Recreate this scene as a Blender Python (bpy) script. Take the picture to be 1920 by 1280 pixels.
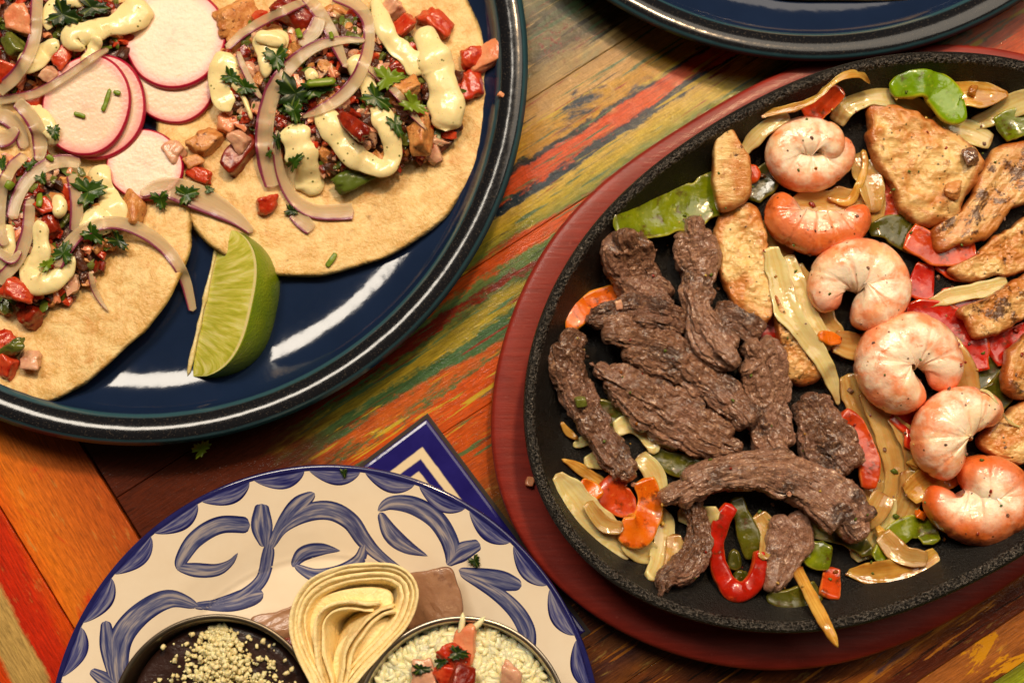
import bpy, math, random
import numpy as np
from mathutils import Vector
random.seed(7); RNG = np.random.default_rng(7)
for o in list(bpy.data.objects): bpy.data.objects.remove(o)
SC = bpy.context.scene; COL = SC.collection
CM = 0.01                                   # everything below is written in centimetres

# ------------------------------------------------------------------ camera, world, lights, exposure
TILT = math.radians(6); CAMD = 52.0; FPX = 2667.0
FWD = np.array([0, math.sin(TILT), -math.cos(TILT)]); UPV = np.array([0, math.cos(TILT), math.sin(TILT)]); RGT = np.array([1.0, 0, 0])
CAMP = -FWD*CAMD
cam = bpy.data.cameras.new('camera'); camo = bpy.data.objects.new('camera', cam); COL.objects.link(camo)
cam.lens = 50; cam.sensor_width = 36; cam.clip_start = 0.01; cam.clip_end = 50
camo.location = Vector(CAMP*CM); camo.rotation_euler = (TILT, 0, 0); SC.camera = camo
cam.dof.use_dof = True; cam.dof.focus_distance = 0.49; cam.dof.aperture_fstop = 8

w = bpy.data.worlds.new('World'); SC.world = w; w.use_nodes = True
w.node_tree.nodes['Background'].inputs[0].default_value = (0.62, 0.42, 0.27, 1)
w.node_tree.nodes['Background'].inputs[1].default_value = 0.05
def area(name, loc, target, sx, sy, power, color):
    l = bpy.data.lights.new(name, 'AREA'); l.shape = 'RECTANGLE'; l.size = sx*CM; l.size_y = sy*CM; l.energy = power; l.color = color
    o = bpy.data.objects.new(name, l); COL.objects.link(o); o.location = Vector(loc)*CM
    o.rotation_euler = (Vector(target)-Vector(loc)).to_track_quat('-Z', 'Y').to_euler(); return o
area('window_light', (-50, 86, 150), (-4, 0, 0), 60, 36, 15.0, (1.0, 0.89, 0.74))
area('second_window_light', (52, 84, 150), (6, 0, 0), 160, 110, 17.0, (1.0, 0.87, 0.70))
area('lamp_light', (16, 52, 96), (3, -3, 0), 8, 8, 6.0, (1.0, 0.66, 0.36))
SC.view_settings.view_transform = 'Standard'; SC.view_settings.look = 'None'
SC.view_settings.exposure = 0.06; SC.view_settings.gamma = 1
SC.render.engine = 'CYCLES'
SC.cycles.max_bounces = 8; SC.cycles.transparent_max_bounces = 12; SC.cycles.caustics_reflective = False; SC.cycles.caustics_refractive = False

# ------------------------------------------------------------------ helpers: measuring, noise, height map
def W(px, py, z=0.0):                       # a point of the picture, at height z above the table -> place on the table (cm)
    px = np.asarray(px, float); py = np.asarray(py, float); z = np.asarray(z, float)
    d = FWD + ((px-960)/FPX)[..., None]*RGT - ((py-640)/FPX)[..., None]*UPV
    t = (z-CAMP[2])/d[..., 2]
    return CAMP + d*t[..., None]
def pxs(z): return (CAMD - z)/FPX            # cm in one picture pixel at height z
def _h(ix, iy, iz):
    n = (ix.astype(np.int64)*374761393 + iy.astype(np.int64)*668265263 + iz.astype(np.int64)*1274126177) & 0xffffffff
    n = ((n ^ (n >> 13))*1103515245) & 0xffffffff
    n = ((n ^ (n >> 16))*2246822519) & 0xffffffff
    return ((n ^ (n >> 15)) & 0xffff)/32767.5 - 1
def vn(p):
    i = np.floor(p).astype(np.int64); f = p-i; u = f*f*f*(f*(f*6-15)+10); r = 0
    for a in (0, 1):
        for b in (0, 1):
            for c in (0, 1):
                wt = (u[..., 0] if a else 1-u[..., 0])*(u[..., 1] if b else 1-u[..., 1])*(u[..., 2] if c else 1-u[..., 2])
                r = r + wt*_h(i[..., 0]+a, i[..., 1]+b, i[..., 2]+c)
    return r
def fbm(p, octv=4, gain=.5):
    s = 0; a = 1
    for k in range(octv): s = s+a*vn(p*(2.03**k)+17.3*k); a *= gain
    return s
def ridge(p, octv=3):
    s = 0; a = 1
    for k in range(octv): s = s+a*(1-2*np.abs(vn(p*(2.1**k)+9.7*k))); a *= .5
    return s
HX0, HY0, HC, HNX, HNY = -23.0, -24.0, 0.1, 460, 420
HM = np.zeros((HNY, HNX))
def hm(x, y):
    fx = np.clip((np.asarray(x)-HX0)/HC-.5, 0, HNX-1.01); fy = np.clip((np.asarray(y)-HY0)/HC-.5, 0, HNY-1.01)
    i = fx.astype(int); j = fy.astype(int); a = fx-i; b = fy-j
    return (HM[j, i]*(1-a)+HM[j, i+1]*a)*(1-b)+(HM[j+1, i]*(1-a)+HM[j+1, i+1]*a)*b
def raster(V, F):
    V = np.asarray(V); T = []
    for f in F:
        for k in range(1, len(f)-1): T.append((f[0], f[k], f[k+1]))
    T = np.array(T); A, B, C = V[T[:, 0]], V[T[:, 1]], V[T[:, 2]]
    ar = .5*np.abs((B[:, 0]-A[:, 0])*(C[:, 1]-A[:, 1])-(B[:, 1]-A[:, 1])*(C[:, 0]-A[:, 0]))
    n = np.minimum(np.ceil(ar*260).astype(int), 20000); idx = np.repeat(np.arange(len(T)), n)
    r1 = RNG.random(len(idx)); r2 = RNG.random(len(idx)); s = np.sqrt(r1)
    p = np.concatenate([V, A[idx]*(1-s)[:, None]+B[idx]*(s*(1-r2))[:, None]+C[idx]*(s*r2)[:, None]])
    i = ((p[:, 0]-HX0)/HC).astype(int); j = ((p[:, 1]-HY0)/HC).astype(int)
    k = (i > 1) & (j > 1) & (i < HNX-2) & (j < HNY-2)
    if k.any(): np.maximum.at(HM, (j[k], i[k]), p[k, 2])

# ------------------------------------------------------------------ helpers: materials
def lin(r, g, b):
    f = lambda c: (c/255/12.92) if c/255 < .04045 else ((c/255+.055)/1.055)**2.4
    return (f(r), f(g), f(b), 1)
class G:
    def __init__(s, name):
        s.m = bpy.data.materials.new(name); s.m.use_nodes = True; s.t = s.m.node_tree; s.b = s.t.nodes['Principled BSDF']
        tc = s.n('ShaderNodeTexCoord'); oi = s.n('ShaderNodeObjectInfo')
        mp = s.n('ShaderNodeVectorMath', operation='SCALE'); s.ln(tc.outputs['Object'], mp.inputs[0]); mp.inputs['Scale'].default_value = 100
        s.raw = mp.outputs[0]
        cx = s.n('ShaderNodeCombineXYZ'); mu = s.math('MULTIPLY', oi.outputs['Random'], 61.0)
        for k in range(3): s.ln(mu, cx.inputs[k])
        ad = s.n('ShaderNodeVectorMath', operation='ADD'); s.ln(s.raw, ad.inputs[0]); s.ln(cx.outputs[0], ad.inputs[1])
        s.co = ad.outputs[0]; s.rand = oi.outputs['Random']
    def n(s, ty, **kw):
        x = s.t.nodes.new(ty)
        for k, v in kw.items(): setattr(x, k, v)
        return x
    def ln(s, a, b): s.t.links.new(a, b)
    def put(s, sock, v):
        if isinstance(v, bpy.types.NodeSocket): s.ln(v, sock)
        elif v is not None:
            if hasattr(sock.default_value, '__len__') and not hasattr(v, '__len__'): v = (v,)*len(sock.default_value)
            if hasattr(v, '__len__') and len(v) == 3 and len(sock.default_value) == 4: v = tuple(v)+(1,)
            sock.default_value = v
    def math(s, op, a, b=None, c=None, clamp=False):
        x = s.n('ShaderNodeMath', operation=op); x.use_clamp = clamp; s.put(x.inputs[0], a); s.put(x.inputs[1], b); s.put(x.inputs[2], c); return x.outputs[0]
    def noise(s, scale, detail=3, rough=.55, dist=0, vec=None):
        x = s.n('ShaderNodeTexNoise'); s.ln(vec or s.co, x.inputs['Vector'])
        for k, v in (('Scale', scale), ('Detail', detail), ('Roughness', rough), ('Distortion', dist)): x.inputs[k].default_value = v
        return x.outputs[0]
    def vor(s, scale, vec=None, feature='F1'):
        x = s.n('ShaderNodeTexVoronoi', feature=feature); s.ln(vec or s.co, x.inputs['Vector']); x.inputs['Scale'].default_value = scale; return x.outputs['Distance']
    def ramp(s, f, stops, interp='LINEAR'):
        x = s.n('ShaderNodeValToRGB'); s.put(x.inputs[0], f); r = x.color_ramp; r.interpolation = interp
        while len(r.elements) < len(stops): r.elements.new(.5)
        for e, (p, c) in zip(r.elements, stops):
            e.position = p; e.color = c if hasattr(c, '__len__') and len(c) == 4 else (tuple(c)+(1,) if hasattr(c, '__len__') else (c, c, c, 1))
        return x.outputs[0]
    def mix(s, f, a, b, mode='MIX'):
        x = s.n('ShaderNodeMix', data_type='RGBA', blend_type=mode); s.put(x.inputs[0], f); s.put(x.inputs[6], a); s.put(x.inputs[7], b); return x.outputs[2]
    def attr(s, name): x = s.n('ShaderNodeAttribute', attribute_name=name); return x.outputs['Fac']
    def smooth(s, v, a, b):
        x = s.n('ShaderNodeMapRange', interpolation_type='SMOOTHSTEP'); s.put(x.inputs['Value'], v); x.inputs['From Min'].default_value = a; x.inputs['From Max'].default_value = b; return x.outputs[0]
    def vec(s, v, scale, rot=(0, 0, 0)):
        x = s.n('ShaderNodeMapping'); s.ln(v, x.inputs[0]); x.inputs['Scale'].default_value = scale; x.inputs['Rotation'].default_value = rot; return x.outputs[0]
    def xyz(s, v): x = s.n('ShaderNodeSeparateXYZ'); s.ln(v, x.inputs[0]); return x.outputs
    def comb(s, a, b, c=0.0):
        x = s.n('ShaderNodeCombineXYZ'); s.put(x.inputs[0], a); s.put(x.inputs[1], b); s.put(x.inputs[2], c); return x.outputs[0]
    def bump(s, h, strength=.5, dist=.03):
        x = s.n('ShaderNodeBump'); s.put(x.inputs['Height'], h); x.inputs['Strength'].default_value = strength; x.inputs['Distance'].default_value = dist*CM
        s.ln(x.outputs[0], s.b.inputs['Normal']); s.ln(x.outputs[0], s.b.inputs['Coat Normal']); return x
    def set(s, base=None, rough=None, sss=None, ssr=(1, .45, .2), sscale=.25, spec=None, coat=None, crough=None, metal=None, trans=None, ior=None, see=None):
        I = s.b.inputs
        for k, v in (('Base Color', base), ('Roughness', rough), ('Subsurface Weight', sss), ('Specular IOR Level', spec), ('Coat Weight', coat), ('Coat Roughness', crough), ('Metallic', metal), ('Transmission Weight', trans), ('IOR', ior)):
            if v is not None: s.put(I[k], v)
        if sss is not None: I['Subsurface Radius'].default_value = ssr; I['Subsurface Scale'].default_value = sscale*CM
        if see is not None:                  # thin translucent food: some light passes straight through
            t = s.n('ShaderNodeBsdfTransparent'); mx = s.n('ShaderNodeMixShader'); s.put(mx.inputs[0], see)
            s.ln(s.b.outputs[0], mx.inputs[1]); s.ln(t.outputs[0], mx.inputs[2])
            s.ln(mx.outputs[0], s.t.nodes['Material Output'].inputs[0])
        return s.m

# ------------------------------------------------------------------ helpers: meshes and objects
def props(o, label=None, cat=None, group=None, kind=None):
    for k, v in (('label', label), ('category', cat), ('group', group), ('kind', kind)):
        if v: o[k] = v
    return o
def empty(name, loc, **kw):
    o = bpy.data.objects.new(name, None); COL.objects.link(o); o.location = Vector(loc)*CM; o.empty_display_size = .01; return props(o, **kw)
def build(name, V, F, mat, parent=None, attrs=None, smooth=True, mi=None, hmap=True, origin=None, **kw):
    V = np.asarray(V, float)
    if hmap: raster(V, F)
    if parent is not None: c = np.array(parent.location)/CM if parent.type == 'EMPTY' or True else 0
    elif origin is not None: c = np.asarray(origin, float)
    else: c = np.array([V[:, 0].mean(), V[:, 1].mean(), V[:, 2].min()])
    if parent is not None and parent.parent is not None: c = c+np.array(parent.parent.location)/CM
    me = bpy.data.meshes.new(name); me.from_pydata(((V-c)*CM).tolist(), [], [tuple(f) for f in F])
    for m in (mat if isinstance(mat, list) else [mat]): me.materials.append(m)
    if mi is not None: me.polygons.foreach_set('material_index', np.asarray(mi, np.int32))
    if smooth: me.polygons.foreach_set('use_smooth', [True]*len(me.polygons))
    for k, a in (attrs or {}).items():
        at = me.attributes.new(k, 'FLOAT', 'POINT'); at.data.foreach_set('value', np.asarray(a, np.float32).ravel())
    me.update()
    o = bpy.data.objects.new(name, me); COL.objects.link(o)
    if parent is not None: o.parent = parent
    else: o.location = Vector(c)*CM
    return props(o, **kw)
def crom(P, M, closed=False):               # smooth curve through points, evenly resampled
    P = np.asarray(P, float); n = len(P)
    if closed: Q = np.concatenate([P[-1:], P, P[:2]]); seg = n
    else:
        if n == 2: t = np.linspace(0, 1, M)[:, None]; return P[0]*(1-t)+P[1]*t
        Q = np.concatenate([[2*P[0]-P[1]], P, [2*P[-1]-P[-2]]]); seg = n-1
    out = []
    t = np.linspace(0, 1, 24, endpoint=False)[:, None]
    for i in range(seg):
        a, b, c, d = Q[i:i+4]
        out.append(.5*((2*b)+(c-a)*t+(2*a-5*b+4*c-d)*t*t+(3*b-a-3*c+d)*t**3))
    out = np.concatenate(out+[[P[0] if closed else P[-1]]])
    s = np.concatenate([[0], np.cumsum(np.linalg.norm(np.diff(out[:, :2], axis=0), axis=1))])
    q = np.linspace(0, s[-1], M, endpoint=not closed)
    return np.stack([np.interp(q, s, out[:, k]) for k in range(P.shape[1])], 1)
def gsm(a, sig):
    if sig < .3: return a
    k = np.arange(-int(3*sig)-1, int(3*sig)+2); g = np.exp(-.5*(k/sig)**2); g /= g.sum(); p = len(k)//2
    b = np.concatenate([2*a[0]-a[1:p+1][::-1] if len(a) > p else np.full(p, a[0]), a, 2*a[-1]-a[-p-1:-1][::-1] if len(a) > p else np.full(p, a[-1])])
    b = np.clip(b, a.min(), a.max()); return np.convolve(b, g, 'valid')
def frames(P):
    T = np.gradient(P, axis=0); T /= np.linalg.norm(T, axis=1)[:, None]+1e-9
    S = np.cross(T, [0, 0, 1.0]); S /= np.linalg.norm(S, axis=1)[:, None]+1e-9
    return T, S, np.cross(S, T)
def sweep(P, w, t, K=24, n=2.4, curl=0.0, roll=0.0, lean=0.0, cap=None, amp=0.0, mode='fbm', fu=1.0, fv=1.0, seed=0.0):
    M = len(P); T, S, N = frames(P); w = np.broadcast_to(w, M).copy(); t = np.broadcast_to(t, M).copy()
    L = np.concatenate([[0], np.cumsum(np.linalg.norm(np.diff(P, axis=0), axis=1))]); u = L/L[-1]
    cap = (t.mean() if cap is None else cap)
    d = np.minimum(L, L[-1]-L); q = np.clip(d/max(cap, 1e-3), 0, 1); e = np.sqrt(np.clip(1-(1-q)**2, 0, 1)); e = np.maximum(e, .04)
    w *= e; t *= e
    r = np.broadcast_to(roll, M); S, N = S*np.cos(r)[:, None]+N*np.sin(r)[:, None], N*np.cos(r)[:, None]-S*np.sin(r)[:, None]
    a = np.linspace(0, 2*math.pi, K, endpoint=False); cx = np.sign(np.cos(a))*np.abs(np.cos(a))**(2/n); cy = np.sign(np.sin(a))*np.abs(np.sin(a))**(2/n)
    X = w[:, None]*cx; Y = t[:, None]*cy + curl*w[:, None]*(cx**2-.4)
    X = X + np.broadcast_to(lean, M)[:, None]*cy
    if amp:
        per = np.maximum(w, t)[:, None]
        q = np.stack([np.broadcast_to((L*fu)[:, None], X.shape), per*cx*fv, per*cy*fv+np.zeros_like(X)], -1) + seed
        if mode == 'beef':
            wr = q+np.stack([0*q[..., 0], .35*fbm(q*.9+3, 2), .35*fbm(q*.9+8, 2)], -1)
            crack = np.exp(-(vn(wr*np.array([.55, 1.0, 1.0])+2.2)/.10)**2)+.7*np.exp(-(vn(wr*np.array([.8, 2.1, 2.1])+7.7)/.14)**2)
            D = (.55*fbm(q*np.array([1.0, .5, .5])+5, 3)+.20*ridge(wr*np.array([.7, 2.2, 2.2])+11, 3)+.42*fbm(q*np.array([4.5, 2.4, 2.4])+31, 4, .6)-.42*crack)*amp*np.sqrt(e)[:, None]
        else: D = (fbm(q, 4) if mode == 'fbm' else .42*ridge(q*np.array([1, 1.6, 1.6]), 3)+.62*fbm(q*np.array([1.1, .45, .45])+5, 3)+.30*fbm(q*np.array([5., 1.8, 1.8])+31, 3))*amp*np.sqrt(e)[:, None]
        X = X + D*cx; Y = Y + D*cy
    V = P[:, None]+S[:, None]*X[..., None]+N[:, None]*Y[..., None]
    V = V.reshape(-1, 3); F = []
    for i in range(M-1):
        b = i*K
        F += [(b+k, b+(k+1) % K, b+K+(k+1) % K, b+K+k) for k in range(K)]
    F.append(tuple(range(K))[::-1]); F.append(tuple(range((M-1)*K, M*K)))
    F = [f[::-1] for f in F]
    at = {'u': np.repeat(u, K), 'v': np.tile(cx, M), 'h': np.tile(cy, M)}
    return V, F, at
def strip(name, label, cat, pts, wid, thick, mat, M=None, K=20, n=2.4, stiff=.12, dz=0.0, z=None, hover=.45, parent=None, group=None, hmap=True, sink=.6, wjit=0.0, strands=0, **kw):
    """a strip of food laid over whatever is already there; pts and wid in picture pixels, thick in cm"""
    wid = np.broadcast_to(wid, len(pts)).astype(float); th = np.broadcast_to(thick, len(pts)).astype(float)
    A = np.concatenate([np.asarray(pts, float), wid[:, None], th[:, None]], 1)
    ln = np.linalg.norm(np.diff(np.asarray(pts, float), axis=0), axis=1).sum()
    M = M or int(np.clip(ln/4, 20, 110)); A = crom(A, M)
    if wjit: A[:, 2] *= 1+wjit*vn(np.c_[np.arange(M)*9.0/M*ln/200+.3, np.full(M, ln*.37), np.full(M, 4.2)]); A[:, 2] = np.maximum(A[:, 2], 1.5); A[:, 3] = np.maximum(A[:, 3], .01)
    zz = np.full(M, 2.0)
    if z is not None:
        zz = crom(np.stack([np.arange(len(pts)), np.broadcast_to(z, len(pts))], 1).astype(float), M)[:, 1] if np.ndim(z) else np.full(M, float(z))
        P = W(A[:, 0], A[:, 1], zz)
    else:
        for it in range(3):
            P = W(A[:, 0], A[:, 1], zz); T, S, N = frames(P); hw = A[:, 2]*.5*pxs(zz)
            hs = np.stack([hm(P[:, 0]+S[:, 0]*hw*k, P[:, 1]+S[:, 1]*hw*k) for k in (-.8, -.4, 0, .4, .8)])
            h = np.sort(hs, 0)[2:].mean(0)
            zz = np.maximum(gsm(h, stiff*M), h-A[:, 3]*sink*.5) if stiff > 0 else h
            zz = gsm(zz, 1.5)+A[:, 3]*hover+dz
        P = W(A[:, 0], A[:, 1], zz)
    kw.setdefault('seed', random.random()*90)
    hw_, ht_ = A[:, 2]*.5*pxs(zz), A[:, 3]*.5
    if strands:                              # a bundle of fibres torn to different lengths, one continuous piece
        VV, FF, AA, off = [], [], {'u': [], 'v': [], 'h': []}, 0; T, S, N = frames(P)
        for k in range(strands):
            f = (k/(strands-1)*2-1)*.46; sd = random.random()*70; i0 = int(M*random.uniform(0, .10+.06*abs(f))); i1 = M-int(M*random.uniform(0, .10+.06*abs(f)))
            if k == strands//2: i0, i1 = 0, M
            wd = .16*vn(np.c_[np.arange(M)*.03*110/M+sd, np.full(M, sd), np.full(M, 1.1)])
            Pk = P+S*(hw_*(f+wd))[:, None]; Pk[:, 2] += ht_*(random.uniform(-.10, .22)-.35*abs(f)); kw['seed'] = sd
            V, F, at = sweep(Pk[i0:i1], hw_[i0:i1]*random.uniform(.46, .58), ht_[i0:i1]*random.uniform(.80, 1.0), K=K, n=n, **kw)
            VV.append(V); FF += [tuple(i+off for i in q) for q in F]; off += len(V)
            for a_ in AA: AA[a_].append(at[a_])
        V, F, at = np.concatenate(VV), FF, {a_: np.concatenate(q) for a_, q in AA.items()}
    else: V, F, at = sweep(P, hw_, ht_, K=K, n=n, **kw)
    return build(name, V, F, mat, parent=parent, attrs=at, label=label, cat=cat, group=group, hmap=hmap)
def inpoly(poly, n=200):
    lo, hi = poly.min(0), poly.max(0); p = lo+RNG.random((n*2, 2))*(hi-lo); x, y = p.T; ins = np.zeros(len(p), bool)
    q = np.roll(poly, -1, 0)
    for (x0, y0), (x1, y1) in zip(poly, q):
        c = ((y0 > y) != (y1 > y)); ins ^= c & (x < (x1-x0)*(y-y0)/(y1-y0+1e-12)+x0)
    return p[ins]
def padmesh(XY, c, topz, botz, K, J, edge=3.0, amp=0, freq=2.0, seed=0.0, aniso=None, wob=0):
    """closed pad: XY outline (K,2) round c; topz/botz functions of (x,y); edge = roundness exponent"""
    V = []; R = []; HH = []
    rho = np.linspace(0, 1, J)**.8
    X = c[0]+(XY[None, :, 0]-c[0])*rho[:, None]; Y = c[1]+(XY[None, :, 1]-c[1])*rho[:, None]
    rr = np.broadcast_to(rho[:, None], X.shape); f = (1-rr**edge)**(1/2.2)
    zb = botz(X, Y); zt = topz(X, Y); zm = zb+(zt-zb)*.35
    Zt = zm+(zt-zm)*f; Zb = zm+(zb-zm)*f
    if amp:
        q = np.stack([X*freq, Y*freq, Zt*freq*.3], -1)+seed
        if aniso is not None:
            a, k = aniso; q = np.stack([(X*math.cos(a)+Y*math.sin(a))*freq*k, (-X*math.sin(a)+Y*math.cos(a))*freq, Zt*0], -1)+seed
        Zt = Zt+amp*fbm(q, 4, .55)
        e = rr**6*amp*1.5*fbm(np.stack([X*freq*.8, Y*freq*.8, X*0+3], -1)+seed, 3)
        l = np.hypot(X-c[0], Y-c[1])+1e-6; X = X+e*(X-c[0])/l; Y = Y+e*(Y-c[1])/l
    top = np.stack([X, Y, Zt], -1); bot = np.stack([X, Y, Zb], -1)[:-1]
    V = np.concatenate([top.reshape(-1, 3), bot.reshape(-1, 3)]); F = []; o = J*K
    for j in range(J-1):
        for k in range(K):
            k2 = (k+1) % K
            F.append((j*K+k, (j+1)*K+k, (j+1)*K+k2, j*K+k2))
            a = o+(j+1)*K if j+1 < J-1 else (J-1)*K
            F.append((o+j*K+k2, a+k2, a+k, o+j*K+k))
    r = np.concatenate([rr.ravel(), rr[:-1].ravel()]); h = np.concatenate([np.ones(J*K), -np.ones((J-1)*K)])
    return V, F, {'r': r, 'h': h}
def pad(name, label, cat, outl, thick, mat, mode='plane', dz=0.0, K=72, J=14, edge=4.0, dome=0.0, blur=.5, flat=.7, maxtilt=.5, group=None, parent=None, ctr=None, hmap=True, tilt=None, bend=None, **kw):
    O = crom(np.asarray(outl, float), K, closed=True); z0 = 2.0
    for it in range(3):
        XY = W(O[:, 0], O[:, 1], z0)[:, :2]; s = inpoly(XY); hs = hm(s[:, 0], s[:, 1]); z0 = float(np.median(hs))+thick*.5
    c = XY.mean(0) if ctr is None else W(ctr[0], ctr[1], z0)[:2]
    seed = random.random()*90; kw.setdefault('seed', seed)
    if mode == 'plane':
        A = np.c_[s-c, np.ones(len(s))]; co = np.linalg.lstsq(A, hs, rcond=None)[0]; g = co[:2]*flat
        if tilt is not None: g = np.array(tilt, float)
        l = np.linalg.norm(g); g = g*min(1, maxtilt/(l+1e-9)); off = np.percentile(hs-(s-c)@g, 78)
        base = lambda x, y: off+dz+(x-c[0])*g[0]+(y-c[1])*g[1]
    else:
        offs = [(0, 0)]+[(blur*math.cos(k*math.pi/4)*m, blur*math.sin(k*math.pi/4)*m) for k in range(8) for m in (.5, 1)]
        base = lambda x, y: np.sort(np.stack([hm(x+a, y+b) for a, b in offs]), 0)[6:].mean(0)+dz
    if bend is not None:
        b0 = base; base = lambda x, y: b0(x, y)+bend(x-c[0], y-c[1])
    ext = np.linalg.norm(XY-c, axis=1).mean()
    top = lambda x, y: base(x, y)+thick+dome*np.clip(1-((x-c[0])**2+(y-c[1])**2)/ext**2, 0, 1)
    V, F, at = padmesh(XY, c, top, base, K, J, edge=edge, **kw)
    return build(name, V, F, mat, parent=parent, attrs=at, label=label, cat=cat, group=group, hmap=hmap)
def ico(n):
    import bmesh
    bm = bmesh.new(); bmesh.ops.create_icosphere(bm, subdivisions=n, radius=1); V = np.array([v.co[:] for v in bm.verts]); F = [tuple(v.index for v in f.verts) for f in bm.faces]; bm.free(); return V, F
ICOV, ICOF = ico(2); ICV3, ICF3 = ico(4)
def chunkmesh(c, size, box=.6, amp=.15, rot=None, seed=0.0, V0=None, cuts=4):
    """a knife-cut bit: a ball clipped by jittered cube planes and a few slanting cuts, then roughened"""
    rg = np.random.default_rng(int(seed*1000)+11); v = ICOV if V0 is None else V0
    N = np.concatenate([np.eye(3), -np.eye(3)])+rg.normal(0, .16, (6, 3)); N = np.concatenate([N, rg.normal(0, 1, (cuts, 3))]); N /= np.linalg.norm(N, axis=1)[:, None]
    D = np.concatenate([rg.uniform(.72, .95, 6), rg.uniform(.80, 1.0, cuts)]); q = np.maximum(v@N.T, 1e-3)/D
    r = 1/(q**14).sum(1)**(1/14); v = v*r[:, None]
    v = v*(1+amp*fbm(v*1.6+seed, 3)+amp*.35*fbm(v*5+seed, 2))[:, None]*np.asarray(size)
    a, b, g = rot if rot is not None else (random.random()*6, random.uniform(-.5, .5), random.uniform(-.5, .5))
    Rz = np.array([[math.cos(a), -math.sin(a), 0], [math.sin(a), math.cos(a), 0], [0, 0, 1]]); Rx = np.array([[1, 0, 0], [0, math.cos(b), -math.sin(b)], [0, math.sin(b), math.cos(b)]]); Ry = np.array([[math.cos(g), 0, math.sin(g)], [0, 1, 0], [-math.sin(g), 0, math.cos(g)]])
    return v@(Rz@Rx@Ry).T+c
def dice(name, label, cat, x, y, size, mat, asp=(1, .85, .7), box=.7, amp=.12, group=None, rot=None, dz=0.0, hmap=True):
    p = W(x, y, 2.0); 
    for it in range(2): z = float(hm(p[0], p[1])); p = W(x, y, z)
    s = size*.5*pxs(z); zc = z+s*asp[2]*.55+dz
    V = chunkmesh(W(x, y, zc), np.array(asp)*s*1.15, box, amp, (rot, random.uniform(-.35, .35), random.uniform(-.35, .35)) if rot is not None else None, random.random()*50, ICV3)
    return build(name, V, ICF3, mat, label=label, cat=cat, group=group, hmap=hmap)
def leafr(th, lobes=3, teeth=.16, ph=0):     # outline of a cilantro leaflet, petiole towards th = pi
    l = np.abs(np.cos((th)*lobes/2))**.6*.42+.5
    l = l*(1+teeth*np.sin(th*13+ph)+.08*np.sin(th*23+ph*2))
    d = np.abs(((th-math.pi+math.pi) % (2*math.pi))-math.pi)
    back = np.abs(np.abs(th)-math.pi)
    return l*np.clip(.25+back/1.0, .25, 1)
def leaf(label, x, y, size, rot, mat, dz=0.04, fold=.25, asp=1.0, group='torn cilantro leaves', K=56, J=6, lobes=3):
    p = W(x, y, 2.0)
    for it in range(2): z = float(hm(p[0], p[1])); p = W(x, y, z)
    th = np.linspace(-math.pi, math.pi, K, endpoint=False); s = size*.62*pxs(z); ph = random.random()*6
    r = leafr(th, lobes, ph=ph)*s; rho = np.linspace(.02, 1, J); a = -math.radians(rot)
    X = rho[:, None]*r*np.cos(th); Y = rho[:, None]*r*np.sin(th)*asp
    Z = fold*np.abs(Y)*1.0 - .25*fold*X*X/max(s, .1) + .05*s*np.sin(th*5+ph)*rho[:, None]**2
    xx = X*math.cos(a)-Y*math.sin(a)+p[0]; yy = X*math.sin(a)+Y*math.cos(a)+p[1]
    offs = [(0, 0), (.12, 0), (-.12, 0), (0, .12), (0, -.12)]
    base = np.mean([hm(xx+i, yy+j) for i, j in offs], 0); base = base*.45+base.max()*.55-.04
    top = np.stack([xx, yy, base+Z+dz+.03], -1).reshape(-1, 3); bot = top-[0, 0, .025]
    V = np.concatenate([top, bot]); F = []; o = J*K
    for j in range(J-1):
        for k in range(K):
            k2 = (k+1) % K; F.append((j*K+k, (j+1)*K+k, (j+1)*K+k2, j*K+k2)); F.append((o+j*K+k2, o+(j+1)*K+k2, o+(j+1)*K+k, o+j*K+k))
    F += [((J-1)*K+k, o+(J-1)*K+k, o+(J-1)*K+(k+1) % K, (J-1)*K+(k+1) % K) for k in range(K)]
    at = {'r': np.tile(np.repeat(rho, K), 2), 'v': np.tile(np.abs(np.sin(np.tile(th, J)*lobes/2)), 2)}
    return build('cilantro_leaf', V, F, mat, attrs=at, label=label, cat='cilantro', group=group)
def lathe(c, prof, K=128, closed=True):
    a = np.linspace(0, 2*math.pi, K, endpoint=False); pr = np.asarray(prof, float); n = len(pr)
    V = np.stack([c[0]+pr[:, :1]*np.cos(a), c[1]+pr[:, :1]*np.sin(a), np.broadcast_to(pr[:, 1:], (n, K))], -1).reshape(-1, 3); F = []
    for i in range(n-1): F += [(i*K+k, i*K+(k+1) % K, (i+1)*K+(k+1) % K, (i+1)*K+k) for k in range(K)]
    return V, F
def smoothprof(P, m=6): return crom(np.asarray(P, float), len(P)*m)

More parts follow.
